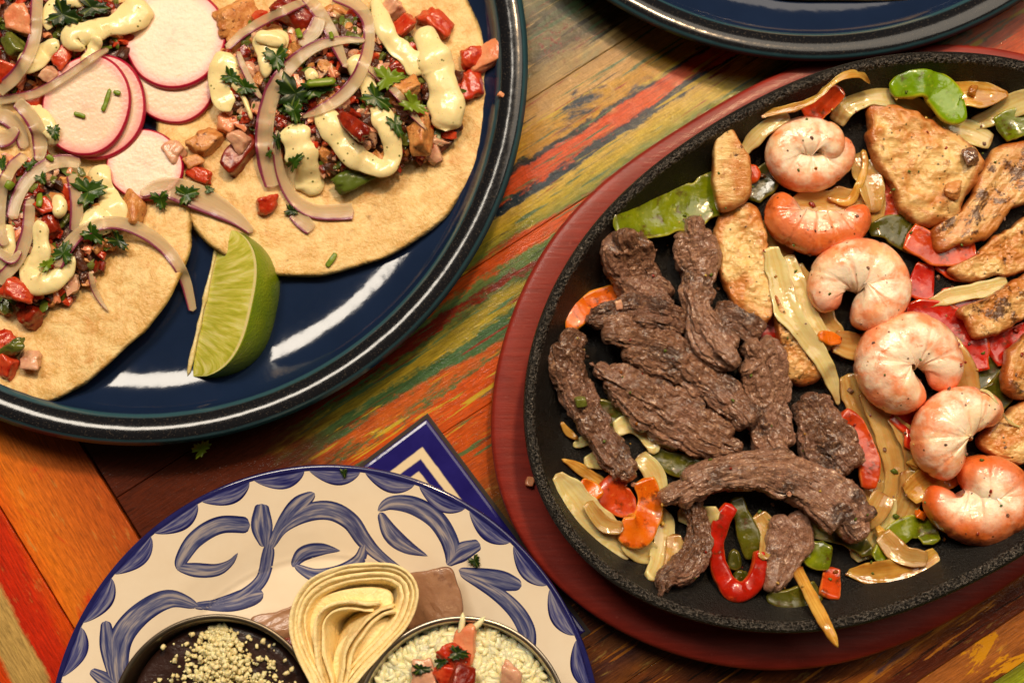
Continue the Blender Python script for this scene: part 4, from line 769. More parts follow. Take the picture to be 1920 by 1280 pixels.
stem('yellow-green herb bit alone on the right tortilla near the plate', 630, 474, 612, 500, 11); stem('small herb bit among crossing onions at the top', 557, 54, 563, 72, 12); stem('herb bit on the strip slanting from the top edge', 619, 60, 622, 74, 8); stem('yellow-green stem inside the onion ring of the lower left taco', 74, 362, 72, 388, 12); stem('bright herb bit at the left edge on onion', 10, 344, 24, 352, 18); stem('herb bit at the foot of the front radish slice', 88, 292, 100, 302, 10)
HM_table = None
leaf('light green cilantro scrap on the table below the navy plate', 386, 844, 40, -35, HRL, asp=.5, group=None)

# ------------------------------------------------------------------ lime wedge
def lime():
    A = W(414, 424, .75); B = W(352, 706, .62); ax = B-A; L = np.linalg.norm(ax); ax /= L
    side = np.cross(ax, [0, 0, 1.0]); side /= np.linalg.norm(side)
    if side[0] < 0: side = -side
    up = np.array([0, 0, 1.0]); C = (A+B)/2; C[2] = float(hm(*C[:2]))+.03; R = 2.62
    nu, nv, nr = 40, 26, 14; ph1 = math.radians(38)
    prof = lambda s: np.clip(1-np.abs(s)**3.0, 0, 1)**.5*(1+.0*s)
    S = np.linspace(-1, 1, nu); root = empty('lime_wedge', C, label='lime wedge resting on the navy plate between the tacos', cat='lime')
    def P(s, ph, k): r = R*prof(s)*k; return C+ax*(s*L/2)[..., None]+side*(r*np.cos(ph))[..., None]+up*(r*np.sin(ph))[..., None]
    s, p = np.meshgrid(S, np.linspace(0, ph1, nv), indexing='ij'); V = P(s, p, 1+.004*np.sin(p*60)*np.cos(s*70)).reshape(-1, 3)
    F = [(i*nv+j, i*nv+j+1, (i+1)*nv+j+1, (i+1)*nv+j) for i in range(nu-1) for j in range(nv-1)]; build('rind', V, F, LRIND, parent=root)
    for nm, ph in (('cut_face', ph1), ('under_face', .0)):
        s, k = np.meshgrid(S, np.linspace(0, 1, nr+1), indexing='ij'); V = P(s, np.full_like(s, ph), k)
        bulge = .05*np.sin(np.clip(k, 0, .93)/.93*math.pi)*prof(s); nrm = -side*math.sin(ph)+up*math.cos(ph); V = (V+nrm*(bulge if ph else 0*bulge)[..., None]).reshape(-1, 3)
        F = [(i*(nr+1)+j, i*(nr+1)+j+1, (i+1)*(nr+1)+j+1, (i+1)*(nr+1)+j) for i in range(nu-1) for j in range(nr)]
        build(nm, V, F if ph else [f[::-1] for f in F], LPULP, parent=root, attrs={'r': k.ravel(), 'u': s.ravel()})
    q = crom(np.array([A, (A+B)/2+[0, 0, 0], B]), 30); q[:, 2] = C[2]+.10; V, F, at = sweep(q-side*.0, .07, .07, K=10, amp=.03, fu=3, fv=3); build('core_pith', V, F, LPITH, parent=root)
g = G('lime_rind'); c = g.mix(g.ramp(g.noise(.7, 3), [(.35, 0), (.7, 1)]), lin(96, 128, 16), lin(134, 152, 22)); c = g.mix(g.ramp(g.vor(9), [(.1, .3), (.3, 0)]), c, lin(70, 98, 12)); g.bump(g.vor(10), .25, .05); LRIND = g.set(base=c, rough=.3, spec=.5)
g = G('lime_pulp'); r = g.attr('r'); ve = g.noise(1, 4, .6, .5, vec=g.comb(g.math('MULTIPLY', r, 1.6), g.math('MULTIPLY', g.attr('u'), g.math('MULTIPLY_ADD', r, -6., 17.)), 0.0))
c = g.ramp(ve, [(.34, lin(168, 172, 44)), (.50, lin(200, 198, 84)), (.66, lin(224, 220, 140))]); rim = g.smooth(r, .90, .94); c = g.mix(rim, c, lin(226, 214, 150)); c = g.mix(g.smooth(r, .965, .985), c, lin(128, 146, 22)); c = g.mix(g.smooth(r, .07, .02), c, lin(222, 208, 150))
g.bump(ve, .4, .08); LPULP = g.set(base=c, rough=.16, spec=.5, sss=.35, sscale=.3, coat=.3, crough=.08)
LPITH = mk_simple('lime_pith', (222, 208, 160), (206, 186, 120), .5, .2)
lime()

# ------------------------------------------------------------------ fajitas in the skillet, from the bottom up
gP = 'pepper strips in the skillet'; gO = 'grilled onion in the skillet'; gB = 'beef strips in the skillet'; gC = 'chicken slices in the skillet'; gS = 'shrimp in the skillet'
def pepper(label, pts, wid, mat, th=.26, **kw):
    kw.setdefault('curl', .22); kw.setdefault('stiff', .2); kw.setdefault('amp', .075); kw.setdefault('wjit', .14); return strip('pepper_strip', label, 'pepper', pts, wid, th, mat, K=24, n=3.2, group=gP, cap=.10, fu=.9, fv=.8, **kw)
def gon(label, pts, wid, mat=None, th=.20, **kw):
    kw.setdefault('curl', .34); kw.setdefault('stiff', .14); return strip('grilled_onion_strip', label, 'onion', pts, wid, th, mat or ONG, K=26, n=2.7, group=gO, cap=.10, amp=.05, fu=.9, fv=1.0, wjit=.15, **kw)
def beef(label, pts, wid, mat=None, th=1.0, strands=3, **kw):
    kw.setdefault('stiff', .2); kw.setdefault('amp', .15); kw.setdefault('fu', .75); kw.setdefault('fv', 2.3)
    ln = sum(math.dist(a, b) for a, b in zip(pts, pts[1:]))
    return strip('beef_strip', label, 'beef', pts, np.array(wid)*1.0, th*.95, mat or BEEF, strands=strands, K=72, M=int(np.clip(ln/1.8, 60, 260)), n=3.0, group=gB, cap=.22, mode='beef', hover=.44, wjit=.16, **kw)
def chick(label, outl, mat=None, th=.8, **kw):
    th = th*.85
    kw.setdefault('amp', .11); kw.setdefault('freq', 1.7); kw.setdefault('flat', .8)
    return pad('chicken_slice', label, 'chicken', outl, th, mat or CHK, K=160, J=60, edge=14, group=gC, **kw)
def shrimp(label, pts, wid, mat, th=None, tilt=0.0, tdir=0.0, drop=0.0, **kw):
    A = crom(np.c_[np.asarray(pts, float), np.asarray(wid, float)], 110); px, py, wd = A.T
    z0 = 2.6
    for it in range(3):
        P = W(px, py, np.full(110, z0)); h = hm(P[:, 0], P[:, 1]); z0 = float(np.percentile(h, 70))+wd.max()*.5*pxs(2.6)*.70+drop
    P = W(px, py, np.full(110, z0)); c = P.mean(0)
    if tilt:                                 # the curl leans: one side is propped up; the far side keeps its place in plan
        d = np.array([math.cos(tdir), math.sin(tdir)]); P[:, 2] += ((P[:, :2]-c[:2])@d)*math.tan(tilt)
    L = np.linspace(0, 1, 110); hw = wd*.5*pxs(z0)
    seg = (L*6.5) % 1; hw = hw*(1-.025*np.exp(-((seg-.5)/.06)**2)+.04*(((seg-.5) % 1)-.5)*-1)*(1+.05*vn(np.c_[L*5, L*0, L*0+z0*9]))
    T_, S_, N_ = frames(P); out = np.sign(((P[40]-c)@S_[40]))
    V, F, at = sweep(P, hw, hw*(th or .92), K=48, n=2.25, cap=.42, amp=.07, fu=.9, fv=.9, seed=random.random()*80, **kw)
    at['v'] = at['v']*out
    return build('shrimp', V, F, mat, attrs=at, label=label, cat='shrimp', group=gS)
SH1, SH2, SH3, SH4 = mk_shrimp('shrimp_pale', .08), mk_shrimp('shrimp_orange', 1.3), mk_shrimp('shrimp_pink', .20), mk_shrimp('shrimp_seared', .95)
# bottom layer
pepper('wide green pepper strip along the upper left pan wall', [(1150,424),(1200,416),(1255,400),(1310,380),(1360,352)], [40,84,88,88,80], PGR)
pepper('orange pepper strip peeking out at the left under the beef', [(1064,622),(1085,592),(1115,568),(1160,552)], [16,40,44,40], POR)
pepper('green pepper piece behind the pointed chicken slice', [(1405,375),(1425,345),(1450,318),(1470,300)], [40,52,44,30], PDG); pepper('red pepper tip behind the pointed chicken slice', [(1398,330),(1412,324),(1424,318)], [26,30,16], PRO)
gon('onion arc left of the topmost shrimp', [(1390,290),(1410,264),(1440,236),(1480,216)], [20,28,30,24])
pepper('red pepper strip behind the topmost shrimp', [(1510,222),(1540,200),(1566,178),(1580,166)], [40,52,46,24], PRO)
gon('wide onion arc above the largest chicken slab', [(1566,232),(1590,200),(1630,182),(1676,184),(1716,204),(1750,222)], [30,36,38,42,40,24])
gon('charred onion petal right of the bright green pepper', [(1780,175),(1815,176),(1850,178),(1892,178)], [40,58,48,10], ONB, .2); gon('onion strip running to the right edge near the top', [(1822,236),(1860,218),(1900,198),(1935,186)], [26,38,44,40]); gon('pale onion slice below the bright green pepper', [(1744,226),(1780,240),(1820,250),(1860,268)], [26,44,46,24])
pepper('green pepper cut by the right edge near the top', [(1870,245),(1895,232),(1925,224),(1950,220)], [50,62,64,60], PGR)
gon('thin browned onion shaving sticking up at the back of the pan', [(1424,214),(1460,208),(1500,198),(1530,184),(1556,160),(1582,143),(1612,140),(1632,158)], [24,16,16,15,15,16,18,8], ONB, .12, z=[3.1,3.15,3.3,3.5,3.6,3.6,3.4,3.0])
pepper('red tomato-like pepper beside the second shrimp', [(1610,318),(1640,340),(1660,380),(1662,420)], [30,52,52,40], PRO); gon('onion sliver behind the second shrimp', [(1640,330),(1648,380),(1640,430)], [20,30,20], ONT)
pepper('dark red pepper under the right chicken slices', [(1760,480),(1800,500),(1850,510)], [50,60,50], PRD); pepper('red pepper square between shrimp and chicken', [(1706,520),(1730,528),(1752,530)], [66,74,66], PRD); pepper('dark red pepper below the stacked chicken at right', [(1760,560),(1830,565),(1900,560)], [40,44,40], PRD)
gon('grilled onion strip between the red pepper and the seared chicken finger', [(1738,570),(1780,556),(1830,546),(1890,530)], [18,28,30,26]); pepper('green pepper sunk in the shadow at the right', [(1815,715),(1850,700),(1885,670)], [50,56,44], PDG); pepper('dark red pepper in the gap at the right edge', [(1850,660),(1890,640),(1930,620)], [60,60,50], PRD)
gon('translucent onion layer at the left below the shrimp row', [(1590,700),(1608,760),(1630,830),(1640,890),(1628,945)], [34,50,54,50,26], ONT, .2); gon('middle translucent onion layer below the shrimp row', [(1622,730),(1654,790),(1676,850),(1680,910),(1660,950)], [30,48,52,46,24], ONT, .2); gon('translucent onion curl at the right below the shrimp row', [(1668,780),(1700,820),(1716,870),(1704,920)], [24,40,40,22], ONT, .2)
gon('amber onion layer beside the browned petal', [(1700,880),(1706,920),(1696,960),(1674,992)], [30,44,42,26], ONT, .2)
gon('flat browned onion petal lying on the pan floor', [(1588,1072),(1630,1076),(1680,1072),(1728,1056),(1758,1036)], [16,38,44,42,24], ONB, .14)
gon('curved onion strip below the thick beef slice', [(1656,930),(1654,975),(1636,1015),(1596,1044)], [44,52,48,30]); gon('onion piece under the dark beef at the bottom', [(1610,985),(1640,960),(1660,925)], [26,40,40], ONT)
pepper('wrinkled green pepper beside the bottom shrimp', [(1642,1050),(1660,1026),(1680,1000),(1706,986),(1732,992),(1750,1020)], [26,40,46,46,44,34], PGR, .3, stiff=.1)
pepper('flat green pepper under the onion stick', [(1436,1118),(1470,1122),(1505,1118),(1536,1104)], [20,36,44,36], PDG); pepper('orange-red pepper end by the pan wall at the bottom', [(1560,1062),(1558,1090),(1554,1122)], [34,38,34], PRO); pepper('rounded green pepper bit at the end of the thick beef slice', [(1510,1028),(1532,1040),(1560,1046)], [40,60,46], PGR, .5)
pepper('dark green strip standing inside the red pepper loop', [(1378,930),(1392,970),(1404,1008),(1412,1050)], [30,36,38,26], PDG, .4); pepper('small green pepper ball inside the red pepper loop', [(1364,1046),(1376,1048),(1390,1046)], [36,48,34], PDG, .5); pepper('green pepper scrap below the ball in the red loop', [(1374,1078),(1392,1084),(1406,1078)], [20,26,18], PDG)
pepper('red pepper bent into a loop at the bottom', [(1372,944),(1352,980),(1343,1022),(1348,1066),(1366,1100),(1388,1108),(1412,1092),(1424,1060),(1424,1030)], [26,34,36,36,36,36,34,32,22], PRD, .5, dz=.15, stiff=.3, curl=.0)
pepper('dark green pepper under the long beef strips at left', [(1080,770),(1130,770),(1160,800)], [30,44,30], PDG); pepper('dark green pepper in the shade below the wide beef strip', [(1210,850),(1270,870),(1320,880)], [36,44,30], PDG)
gon('curled onion strip beside the left beef strip', [(1150,806),(1176,796),(1204,806),(1222,830),(1226,852)], [24,34,34,30,18]); gon('small onion end at the left pan wall', [(1074,836),(1092,828),(1112,820)], [12,22,20]); gon('thin browned onion tail at the left pan wall', [(1053,860),(1080,874),(1112,896),(1135,912)], [6,16,22,18], ONB); gon('onion scrap under the left beef strip', [(1095,868),(1120,862),(1140,870)], [20,34,24])
gon('wide pale onion strip at the lower left of the pan', [(1042,888),(1072,926),(1104,968),(1144,1006),(1188,1038)], [22,54,58,54,30], None, .24); gon('upright onion strip left of the forked beef', [(1198,852),(1226,886),(1240,934)], [26,38,34]); gon('onion bed below the orange pepper', [(1170,1010),(1200,1030),(1230,1040)], [40,50,36])
gon('long onion strip between orange pepper and forked beef', [(1226,940),(1242,980),(1244,1020),(1236,1056),(1216,1086)], [26,40,42,40,20]); gon('second onion strip close to the forked beef', [(1262,1000),(1266,1036),(1252,1074)], [24,34,22], ONT)
pepper('orange pepper bent round at the lower left', [(1206,896),(1216,930),(1214,968),(1192,996),(1160,990)], [40,46,52,60,36], POR, .3, stiff=.25); pepper('red-orange pepper square under the end of the left beef strip', [(1124,905),(1146,926),(1172,938),(1192,934)], [52,66,60,40], PRO, .3)
gon('onion stick lying out over the pan rim at the bottom', [(1492,1064),(1522,1120),(1548,1168),(1572,1214)], [22,28,26,8], ONB, .22, z=[2.3,3.0,3.78,3.95], curl=.0)
pepper('red pepper strip curving round the big onion layer', [(1578,772),(1600,790),(1620,826),(1630,868),(1628,918)], [18,34,38,36,30], PRO, .3, dz=.15); pepper('green pepper leaf between shrimp and chicken slab', [(1628,432),(1664,428),(1704,442),(1744,456),(1770,462)], [24,48,62,58,36], PDG)
pepper('large glossy red pepper at the right of the shrimp row', [(1700,582),(1745,584),(1786,606),(1812,646),(1822,700)], [26,48,66,74,66], PRD, .3)
gon('amber onion layer under the second shrimp', [(1470,400),(1520,392),(1570,388),(1625,380)], [50,70,70,50], ONT, .3); gon('soft onion layer left of the third shrimp', [(1480,500),(1510,560),(1540,610),(1570,650)], [50,70,66,40], ONT, .3); gon('onion layer glimpsed between third and fourth shrimp', [(1560,640),(1610,650),(1660,630)], [40,56,40], ONT, .3)
pepper('dark red pepper under the fourth shrimp', [(1680,760),(1730,800),(1720,850)], [60,70,50], PRD); gon('browned onion under the bottom shrimp', [(1700,930),(1740,900),(1790,880)], [40,60,50], ONB, .2); pepper('dark green pepper between fifth shrimp and chicken', [(1820,770),(1870,740),(1900,700)], [50,60,40], PDG); gon('onion layer under the large red pepper', [(1760,640),(1800,700),(1810,760)], [60,70,50], ONT, .3); pepper('dark red pepper beneath the speckled chicken slice', [(1380,560),(1430,600),(1450,650)], [50,60,40], PRD); pepper('orange-brown pepper under the torn chicken', [(1700,440),(1760,470),(1830,470)], [50,60,50], PRO); gon('onion layer in the gap left of the largest chicken slab', [(1600,290),(1630,340),(1640,400)], [40,50,30], ONT, .2)
gon('onion sliver under the left end of the thick beef slice', [(1270,960),(1310,968),(1350,960)], [26,36,22]); gon('onion strip under the middle of the thick beef slice', [(1420,960),(1440,1000),(1430,1050)], [26,36,20], ONT); gon('soft onion strip right of the pale beef tip', [(1500,980),(1540,990),(1590,1010)], [30,40,26]); pepper('dark green pepper under the right end of the thick beef slice', [(1560,1000),(1600,1010),(1630,1040)], [34,44,26], PDG); gon('translucent onion curl below the amber seed', [(1650,1000),(1690,1040),(1740,1050)], [30,40,26], ONT); gon('onion strip hidden by the pointed and speckled chicken', [(1420,420),(1450,450),(1490,470)], [40,50,36], ONT); gon('onion sliver below the leftmost beef strip end', [(1100,940),(1130,980),(1170,990)], [26,34,24], ONT); gon('thin onion sliver on the pan floor at far left', [(1052,790),(1064,810),(1084,824)], [8,14,8], ONB); pepper('orange pepper chip by the wide pale onion', [(1090,900),(1110,916),(1126,934)], [20,28,20], POR)
# chicken
chick('browned chicken end below the long grilled onion', [(1448,560),(1470,590),(1510,630),(1548,668),(1552,700),(1520,718),(1470,714),(1458,668)], CHKD, .9)
chick('torn chicken slice below the top right slab', [(1848,300),(1875,276),(1930,262),(1960,300),(1940,372),(1890,398),(1850,446),(1800,462),(1757,470),(1745,432),(1790,404),(1826,352)], CHKD, .8, aniso=(.9, .3))
chick('chicken slice at the right edge below the torn slice', [(1777,505),(1803,524),(1872,524),(1925,505),(1960,460),(1950,396),(1900,420),(1850,455),(1826,478)], CHK, .7, dz=-.15)
chick('herb-crusted chicken finger pointing left at the right edge', [(1784,583),(1800,612),(1826,636),(1880,620),(1930,594),(1960,560),(1950,500),(1900,524),(1850,556)], CHKD, .7)
chick('fibrous chicken slice low at the right edge', [(1888,742),(1868,708),(1884,668),(1912,632),(1950,610),(1960,700),(1935,745)], CHKD, .9, aniso=(1.1, .3))
chick('chicken slice at the right edge inside the curl of the second last shrimp', [(1842,846),(1846,806),(1880,776),(1925,748),(1960,760),(1950,850),(1890,872)], CHK, .9)
chick('largest chicken slab at the top with a burnt corner', [(1624,199),(1664,202),(1738,223),(1799,263),(1842,300),(1836,335),(1810,369),(1791,417),(1750,424),(1706,415),(1674,369),(1640,320),(1616,262)], CHK, .85, dz=.1, maxtilt=.3)
chick('speckled chicken slice below the pointed one', [(1347,397),(1380,380),(1416,388),(1434,438),(1437,510),(1450,576),(1436,612),(1410,600),(1375,579),(1353,529),(1341,485),(1340,438)], CHK, .75)
chick('pointed chicken slice leaning on the upper pan wall', [(1342,236),(1352,228),(1366,246),(1388,280),(1404,305),(1406,340),(1404,372),(1372,396),(1345,396),(1333,350),(1332,300),(1334,250)], CHK, .7, tilt=(-.05, .15), amp=.04, aniso=(1.6, .3))
pepper('bright green pepper folded over at the top of the pan', [(1668,172),(1700,160),(1734,156),(1764,176),(1788,204),(1812,204)], [30,50,58,70,70,36], PGRB, .4, stiff=.3, curl=.1, amp=.06)
gon('long grilled onion draped down the middle of the pan', [(1444,462),(1458,520),(1474,580),(1508,628),(1540,672),(1560,716),(1572,760)], [30,46,50,40,34,26,8], None, .2); gon('second onion strand beside the long one', [(1476,478),(1496,534),(1516,588),(1540,626),(1560,650)], [24,34,32,26,12]); pepper('small orange pepper chip beside the third shrimp', [(1534,628),(1556,634),(1578,640)], [20,28,14], POR)
# beef
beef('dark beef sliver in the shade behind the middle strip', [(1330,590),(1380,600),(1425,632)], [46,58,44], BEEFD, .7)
beef('ragged beef lump at the upper left of the pan', [(1172,426),(1176,470),(1192,514),(1226,552),(1258,584)], [66,88,90,84,60], BEEF, 1.1)
beef('beef strip lying crosswise below the ragged lump', [(1098,602),(1140,592),(1195,584),(1250,596),(1292,622)], [26,50,58,56,34], BEEFD, .8)
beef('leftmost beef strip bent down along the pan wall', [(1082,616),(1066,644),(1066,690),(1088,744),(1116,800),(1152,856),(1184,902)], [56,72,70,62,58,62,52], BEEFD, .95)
beef('beef strip behind the thick slice, right of the middle', [(1396,642),(1424,672),(1436,720),(1438,772),(1450,820),(1468,864)], [60,84,96,98,92,64], BEEFP, 1.0)
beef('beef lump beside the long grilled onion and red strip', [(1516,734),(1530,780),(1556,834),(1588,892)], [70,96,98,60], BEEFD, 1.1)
beef('long crumbly beef strip running diagonally in the middle', [(1126,630),(1176,636),(1236,654),(1288,684),(1336,724),(1384,764),(1412,800)], [56,80,88,84,76,64,34], BEEF, 1.0)
beef('beef strip with a twisted waist at the top centre', [(1300,404),(1302,446),(1310,498),(1306,544),(1306,582),(1326,630),(1360,668),(1380,692)], [46,82,88,68,60,70,64,34], BEEFP, 1.0)
beef('wide wedge of beef under the diagonal strip', [(1114,686),(1156,714),(1214,748),(1272,784),(1328,818),(1392,842)], [38,64,94,100,90,30], BEEF, 1.0)
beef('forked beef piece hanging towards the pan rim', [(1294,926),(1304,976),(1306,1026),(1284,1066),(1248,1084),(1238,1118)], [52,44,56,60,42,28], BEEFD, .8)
beef('pale beef tip below the thick slice', [(1462,960),(1482,1000),(1468,1054),(1444,1112)], [58,80,66,26], BEEFP, .7, amp=.08, strands=2)
beef('thickest beef slice arched across the bottom', [(1236,940),(1286,914),(1344,888),(1410,880),(1480,892),(1544,926),(1592,968),(1620,1012)], [46,66,72,80,92,104,104,64], BEEFP, 1.25, amp=.12, dz=.1)
# shrimp, top to bottom
def curl(cx, cy, rx, ry, a0, a1, n=11, shrink=0.0, wid=80, tail=.45, end=.75):
    t = np.linspace(0, 1, n); a = np.radians(a0+(a1-a0)*t); k = 1-shrink*t**2
    w_ = wid*np.interp(t, [0, .12, .35, .8, 1], [tail, .72, .95, 1.0, end]); return list(zip(cx+rx*k*np.cos(a), cy+ry*k*np.sin(a))), w_
shrimp('fifth shrimp from the top, curled open to the right', *curl(1820, 818, 58, 50, -30, -256, wid=108), SH3, drop=-.1)
shrimp('second shrimp from the top, orange and seared, half covered', *curl(1537, 400, 64, 38, -22, 222, wid=86, tail=.6), SH2)
shrimp('topmost shrimp, curled shut into a pale disc', *curl(1520, 284, 54, 38, -40, 400, n=16, shrink=.62, wid=82, tail=.5), SH1, drop=.2, tilt=.22, tdir=1.57)
shrimp('third shrimp from the top, curled into a ring with an open hole', *curl(1608, 543, 57, 48, 132, 468, n=14, shrink=.42, wid=106), SH3, drop=.1)
shrimp('fourth shrimp from the top, pink with a narrow hole', *curl(1708, 690, 58, 54, 46, -300, n=14, shrink=.46, wid=110), SH1, drop=.15)
shrimp('bottom shrimp with an orange seared back', *curl(1828, 932, 60, 36, 208, -130, n=14, shrink=.40, wid=114, tail=.6), SH4, drop=.0)
# small scraps
for lab, x, y, s, m in [('burnt crumb on the corner of the largest chicken slab', 1820, 290, 30, BEEFD), ('round browned bit on the largest chicken slab', 1785, 355, 34, CHD), ('pepper seed on the charred onion petal', 1824, 170, 20, ONB), ('amber pepper seed below the fifth shrimp', 1714, 868, 22, ONB), ('amber pepper seed beside the wrinkled green pepper', 1726, 964, 20, POR), ('yellow seed at the curved onion strip', 1650, 996, 18, ONB), ('pale pink crumb on the crosswise beef strip', 1160, 572, 18, OND), ('white garlic crumb at the end of the left beef strip', 1188, 908, 10, OND), ('tiny white crumb on the thickest beef slice', 1480, 926, 9, OND), ('green scrap on the leftmost beef strip', 1090, 754, 22, JAL)]:
    dice('food_crumb', lab, 'crumb', x, y, s, m)
V = []; F = []; off = 0; rg2 = np.random.default_rng(4)
for i in range(230):
    a_ = rg2.random()*6.283; k_ = math.sqrt(rg2.random()); rr_ = np.interp(a_ if a_ < math.pi else a_-2*math.pi, T, R)-1.3
    p = np.array([OC[0]+rr_*k_*math.cos(a_), OC[1]+rr_*k_*math.sin(a_)]); z_ = float(hm(p[0], p[1]))
    if p[0] > 20 or z_ > 4.6: continue
    s_ = rg2.uniform(.02, .07)*(1.4 if z_ < 2 else .8); v = chunkmesh(np.array([p[0], p[1], z_+s_*.3]), s_*np.array([1.4, 1, .7]), .5, .3, None, rg2.random()*60); V.append(v); F += [tuple(j+off for j in f) for f in ICOF]; off += len(v)
mi_ = np.repeat(rg2.choice(4, len(V), p=[.4, .25, .2, .15]), len(ICOF))
build('seasoning_crumbs', np.concatenate(V), F, [BEEFD, HRD, ONB, TOD], mi=mi_, label='burnt crumbs, herbs and chilli flakes strewn over the skillet', cat='crumbs', kind='stuff', hmap=False)
gon('stray onion thread over the fifth shrimp', [(1836,730),(1856,738),(1874,764),(1892,790),(1916,802)], [7,9,9,8,6], None, .1, curl=.0); gon('onion thread looping over the second shrimp', [(1550,372),(1590,378),(1610,350),(1622,310),(1618,280)], [8,16,16,12,5], ONB, .12, curl=.0)
dice('food_crumb', 'pinkish crumb on the wooden board left of the skillet', 'crumb', 993, 902, 18, SALM)

# ------------------------------------------------------------------ cups, rice, beans and tortillas on the painted plate
# folded sheets behind the cups
HAM = mk_simple('pinkish_wrap', (142, 100, 72), (168, 126, 94), .4, .1, .8, .6, (122, 82, 58))
pad('folded_wrap', 'pinkish brown sheet folded behind the rolled tortillas', 'wrap', [(752,1085),(800,1066),(846,1060),(860,1088),(872,1146),(850,1178),(790,1180),(750,1160)], .12, HAM, K=90, J=24, edge=16, bend=lambda x, y: 1.0+.10*np.cos(3.0*x+.6*y)+.10*np.sin(1.3*x), amp=.03, freq=2, aniso=(-1.0, .3))
pad('folded_wrap', 'pinkish brown sheet between bean cup and tortillas', 'wrap', [(478,1160),(520,1142),(566,1130),(590,1160),(570,1220),(530,1215)], .12, HAM, K=90, J=24, edge=16, bend=lambda x, y: 1.0+.10*np.cos(4.0*y-.9*x), amp=.05, freq=2, aniso=(.4, .25))
dice('tomato_piece', 'red pepper scrap tucked beside the bean cup', 'tomato', 556, 1206, 40, TOD, (.6, 1.3, .5), dz=.4)
def cup(c, R, ztop, zbot, label, mat):
    t = empty('steel_cup', (c[0], c[1], zbot), label=label, cat='cup', group='small steel cups'); 
    V, F = lathe(c, smoothprof([(.001, zbot), (R*.62, zbot), (R*.66, zbot+.1), (R*.86, zbot+1.6), (R*.96, ztop-.15)], 4), 160); build('outer_wall', V, F, mat, parent=t, hmap=False)
    V, F = lathe(c, smoothprof([(R*.96, ztop-.15), (R*.985, ztop-.02), (R, ztop+.03), (R*.985, ztop+.08), (R*.955, ztop+.06), (R*.945, ztop-.01)], 4), 160); build('rolled_rim', V, F, mat, parent=t)
    V, F = lathe(c, smoothprof([(R*.945, ztop-.01), (R*.925, ztop-.25), (R*.84, zbot+1.6), (R*.63, zbot+.15), (.001, zbot+.12)], 4), 160); build('inner_wall', V, F, mat, parent=t, hmap=False)
BC = np.array([-9.68, -12.9]); RC = np.array([-1.64, -13.03])
cup(BC, 3.45, 4.2, .75, 'dark steel cup of black bean purée on the painted plate', DSTEEL); cup(RC, 3.52, 4.2, .9, 'bright steel cup of white rice on the painted plate', STEEL)
g = G('bean_puree'); n = g.noise(1.2, 5, .6, .5); g.bump(g.math('ADD', n, g.math('MULTIPLY', g.noise(7, 3), .3)), .5, .15); BEAN = g.set(base=g.mix(n, lin(38, 24, 22), lin(62, 42, 38)), rough=.3, spec=.4)
a = np.linspace(0, 2*math.pi, 96, endpoint=False); XY = np.stack([BC[0]+3.12*np.cos(a), BC[1]+3.12*np.sin(a)], 1)
V, F, at = padmesh(XY, BC, lambda x, y: 3.62+.06*fbm(np.stack([x, y, x*0], -1), 3), lambda x, y: x*0+2.6, 96, 30, edge=40); build('bean_puree', V, F, BEAN, attrs=at, label='dark bean purée filling the left steel cup', cat='beans')
CHS = mk_simple('crumbled_cheese', (240, 228, 178), (226, 208, 150), .5, .3, 3)
V = []; F = []; off = 0; rg = np.random.default_rng(21)
for i in range(1100):
    t = rg.random(); y = 1172+t*150; sp_ = 14+70*min(1, t*1.3); x = 412+rg.normal()*sp_*.62+t*18; core = math.exp(-((x-430)/(sp_*.55+8))**2)*min(1, t*2)
    if i > 1010: x = 414+rg.uniform(-130, 140); y = 1185+rg.random()*110
    s = rg.uniform(.025, .105); p = W(x, y, 3.7); 
    if np.hypot(*(p[:2]-BC)) > 3.0: continue
    p[2] = 3.66+core*rg.random()*.55+s*.5; v = chunkmesh(p, s*np.array([1.1, .9, .8]), .5, .3, None, rg.random()*60); V.append(v); F += [tuple(k+off for k in f) for f in ICOF]; off += len(v)
build('cheese_crumbles', np.concatenate(V), F, CHS, label='crumbled white cheese on the bean purée', cat='cheese', kind='stuff')
g = G('rice'); c = g.mix(g.noise(2.5, 3), lin(244, 236, 196), lin(236, 222, 170)); RICE = g.set(base=c, rough=.28, spec=.45, sss=.4, sscale=.25)
def grain(c, L, r, a, tl, bend):
    n = 7; t = np.linspace(-1, 1, n); d = np.array([math.cos(a)*math.cos(tl), math.sin(a)*math.cos(tl), math.sin(tl)]); s = np.array([-math.sin(a), math.cos(a), 0]); u = np.cross(d, s)
    cc = c+d*(t*L/2)[:, None]+s*(bend*t*t)[:, None]; rr = r*np.sqrt(np.clip(1-np.abs(t)**2.6, .02, 1)); q = np.linspace(0, 2*math.pi, 7, endpoint=False)
    return (cc[:, None]+s*(rr[:, None]*np.cos(q))[..., None]+u*(rr[:, None]*np.sin(q))[..., None]).reshape(-1, 3)
GF = [(i*7+k, i*7+(k+1) % 7, i*7+7+(k+1) % 7, i*7+7+k) for i in range(6) for k in range(7)]+[tuple(range(7))[::-1], tuple(range(42, 49))]
V = []; F = []; off = 0; rz = lambda r: 3.55+.9*math.cos(min(1, r/3.2)*1.45)
for i in range(3000):
    r = 3.12*math.sqrt(rg.random()); a_ = rg.random()*6.283; p = np.array([RC[0]+r*math.cos(a_), RC[1]+r*math.sin(a_), rz(r)+rg.uniform(-.16, .10)+.12*float(fbm(np.array([[r*math.cos(a_)*1.2, r*math.sin(a_)*1.2, 0.]]), 2)[0])])
    v = grain(p, rg.uniform(.5, .8), rg.uniform(.105, .14), rg.random()*6.283, rg.normal()*.45, rg.normal()*.04); V.append(v); F += [tuple(k+off for k in f) for f in GF]; off += 49
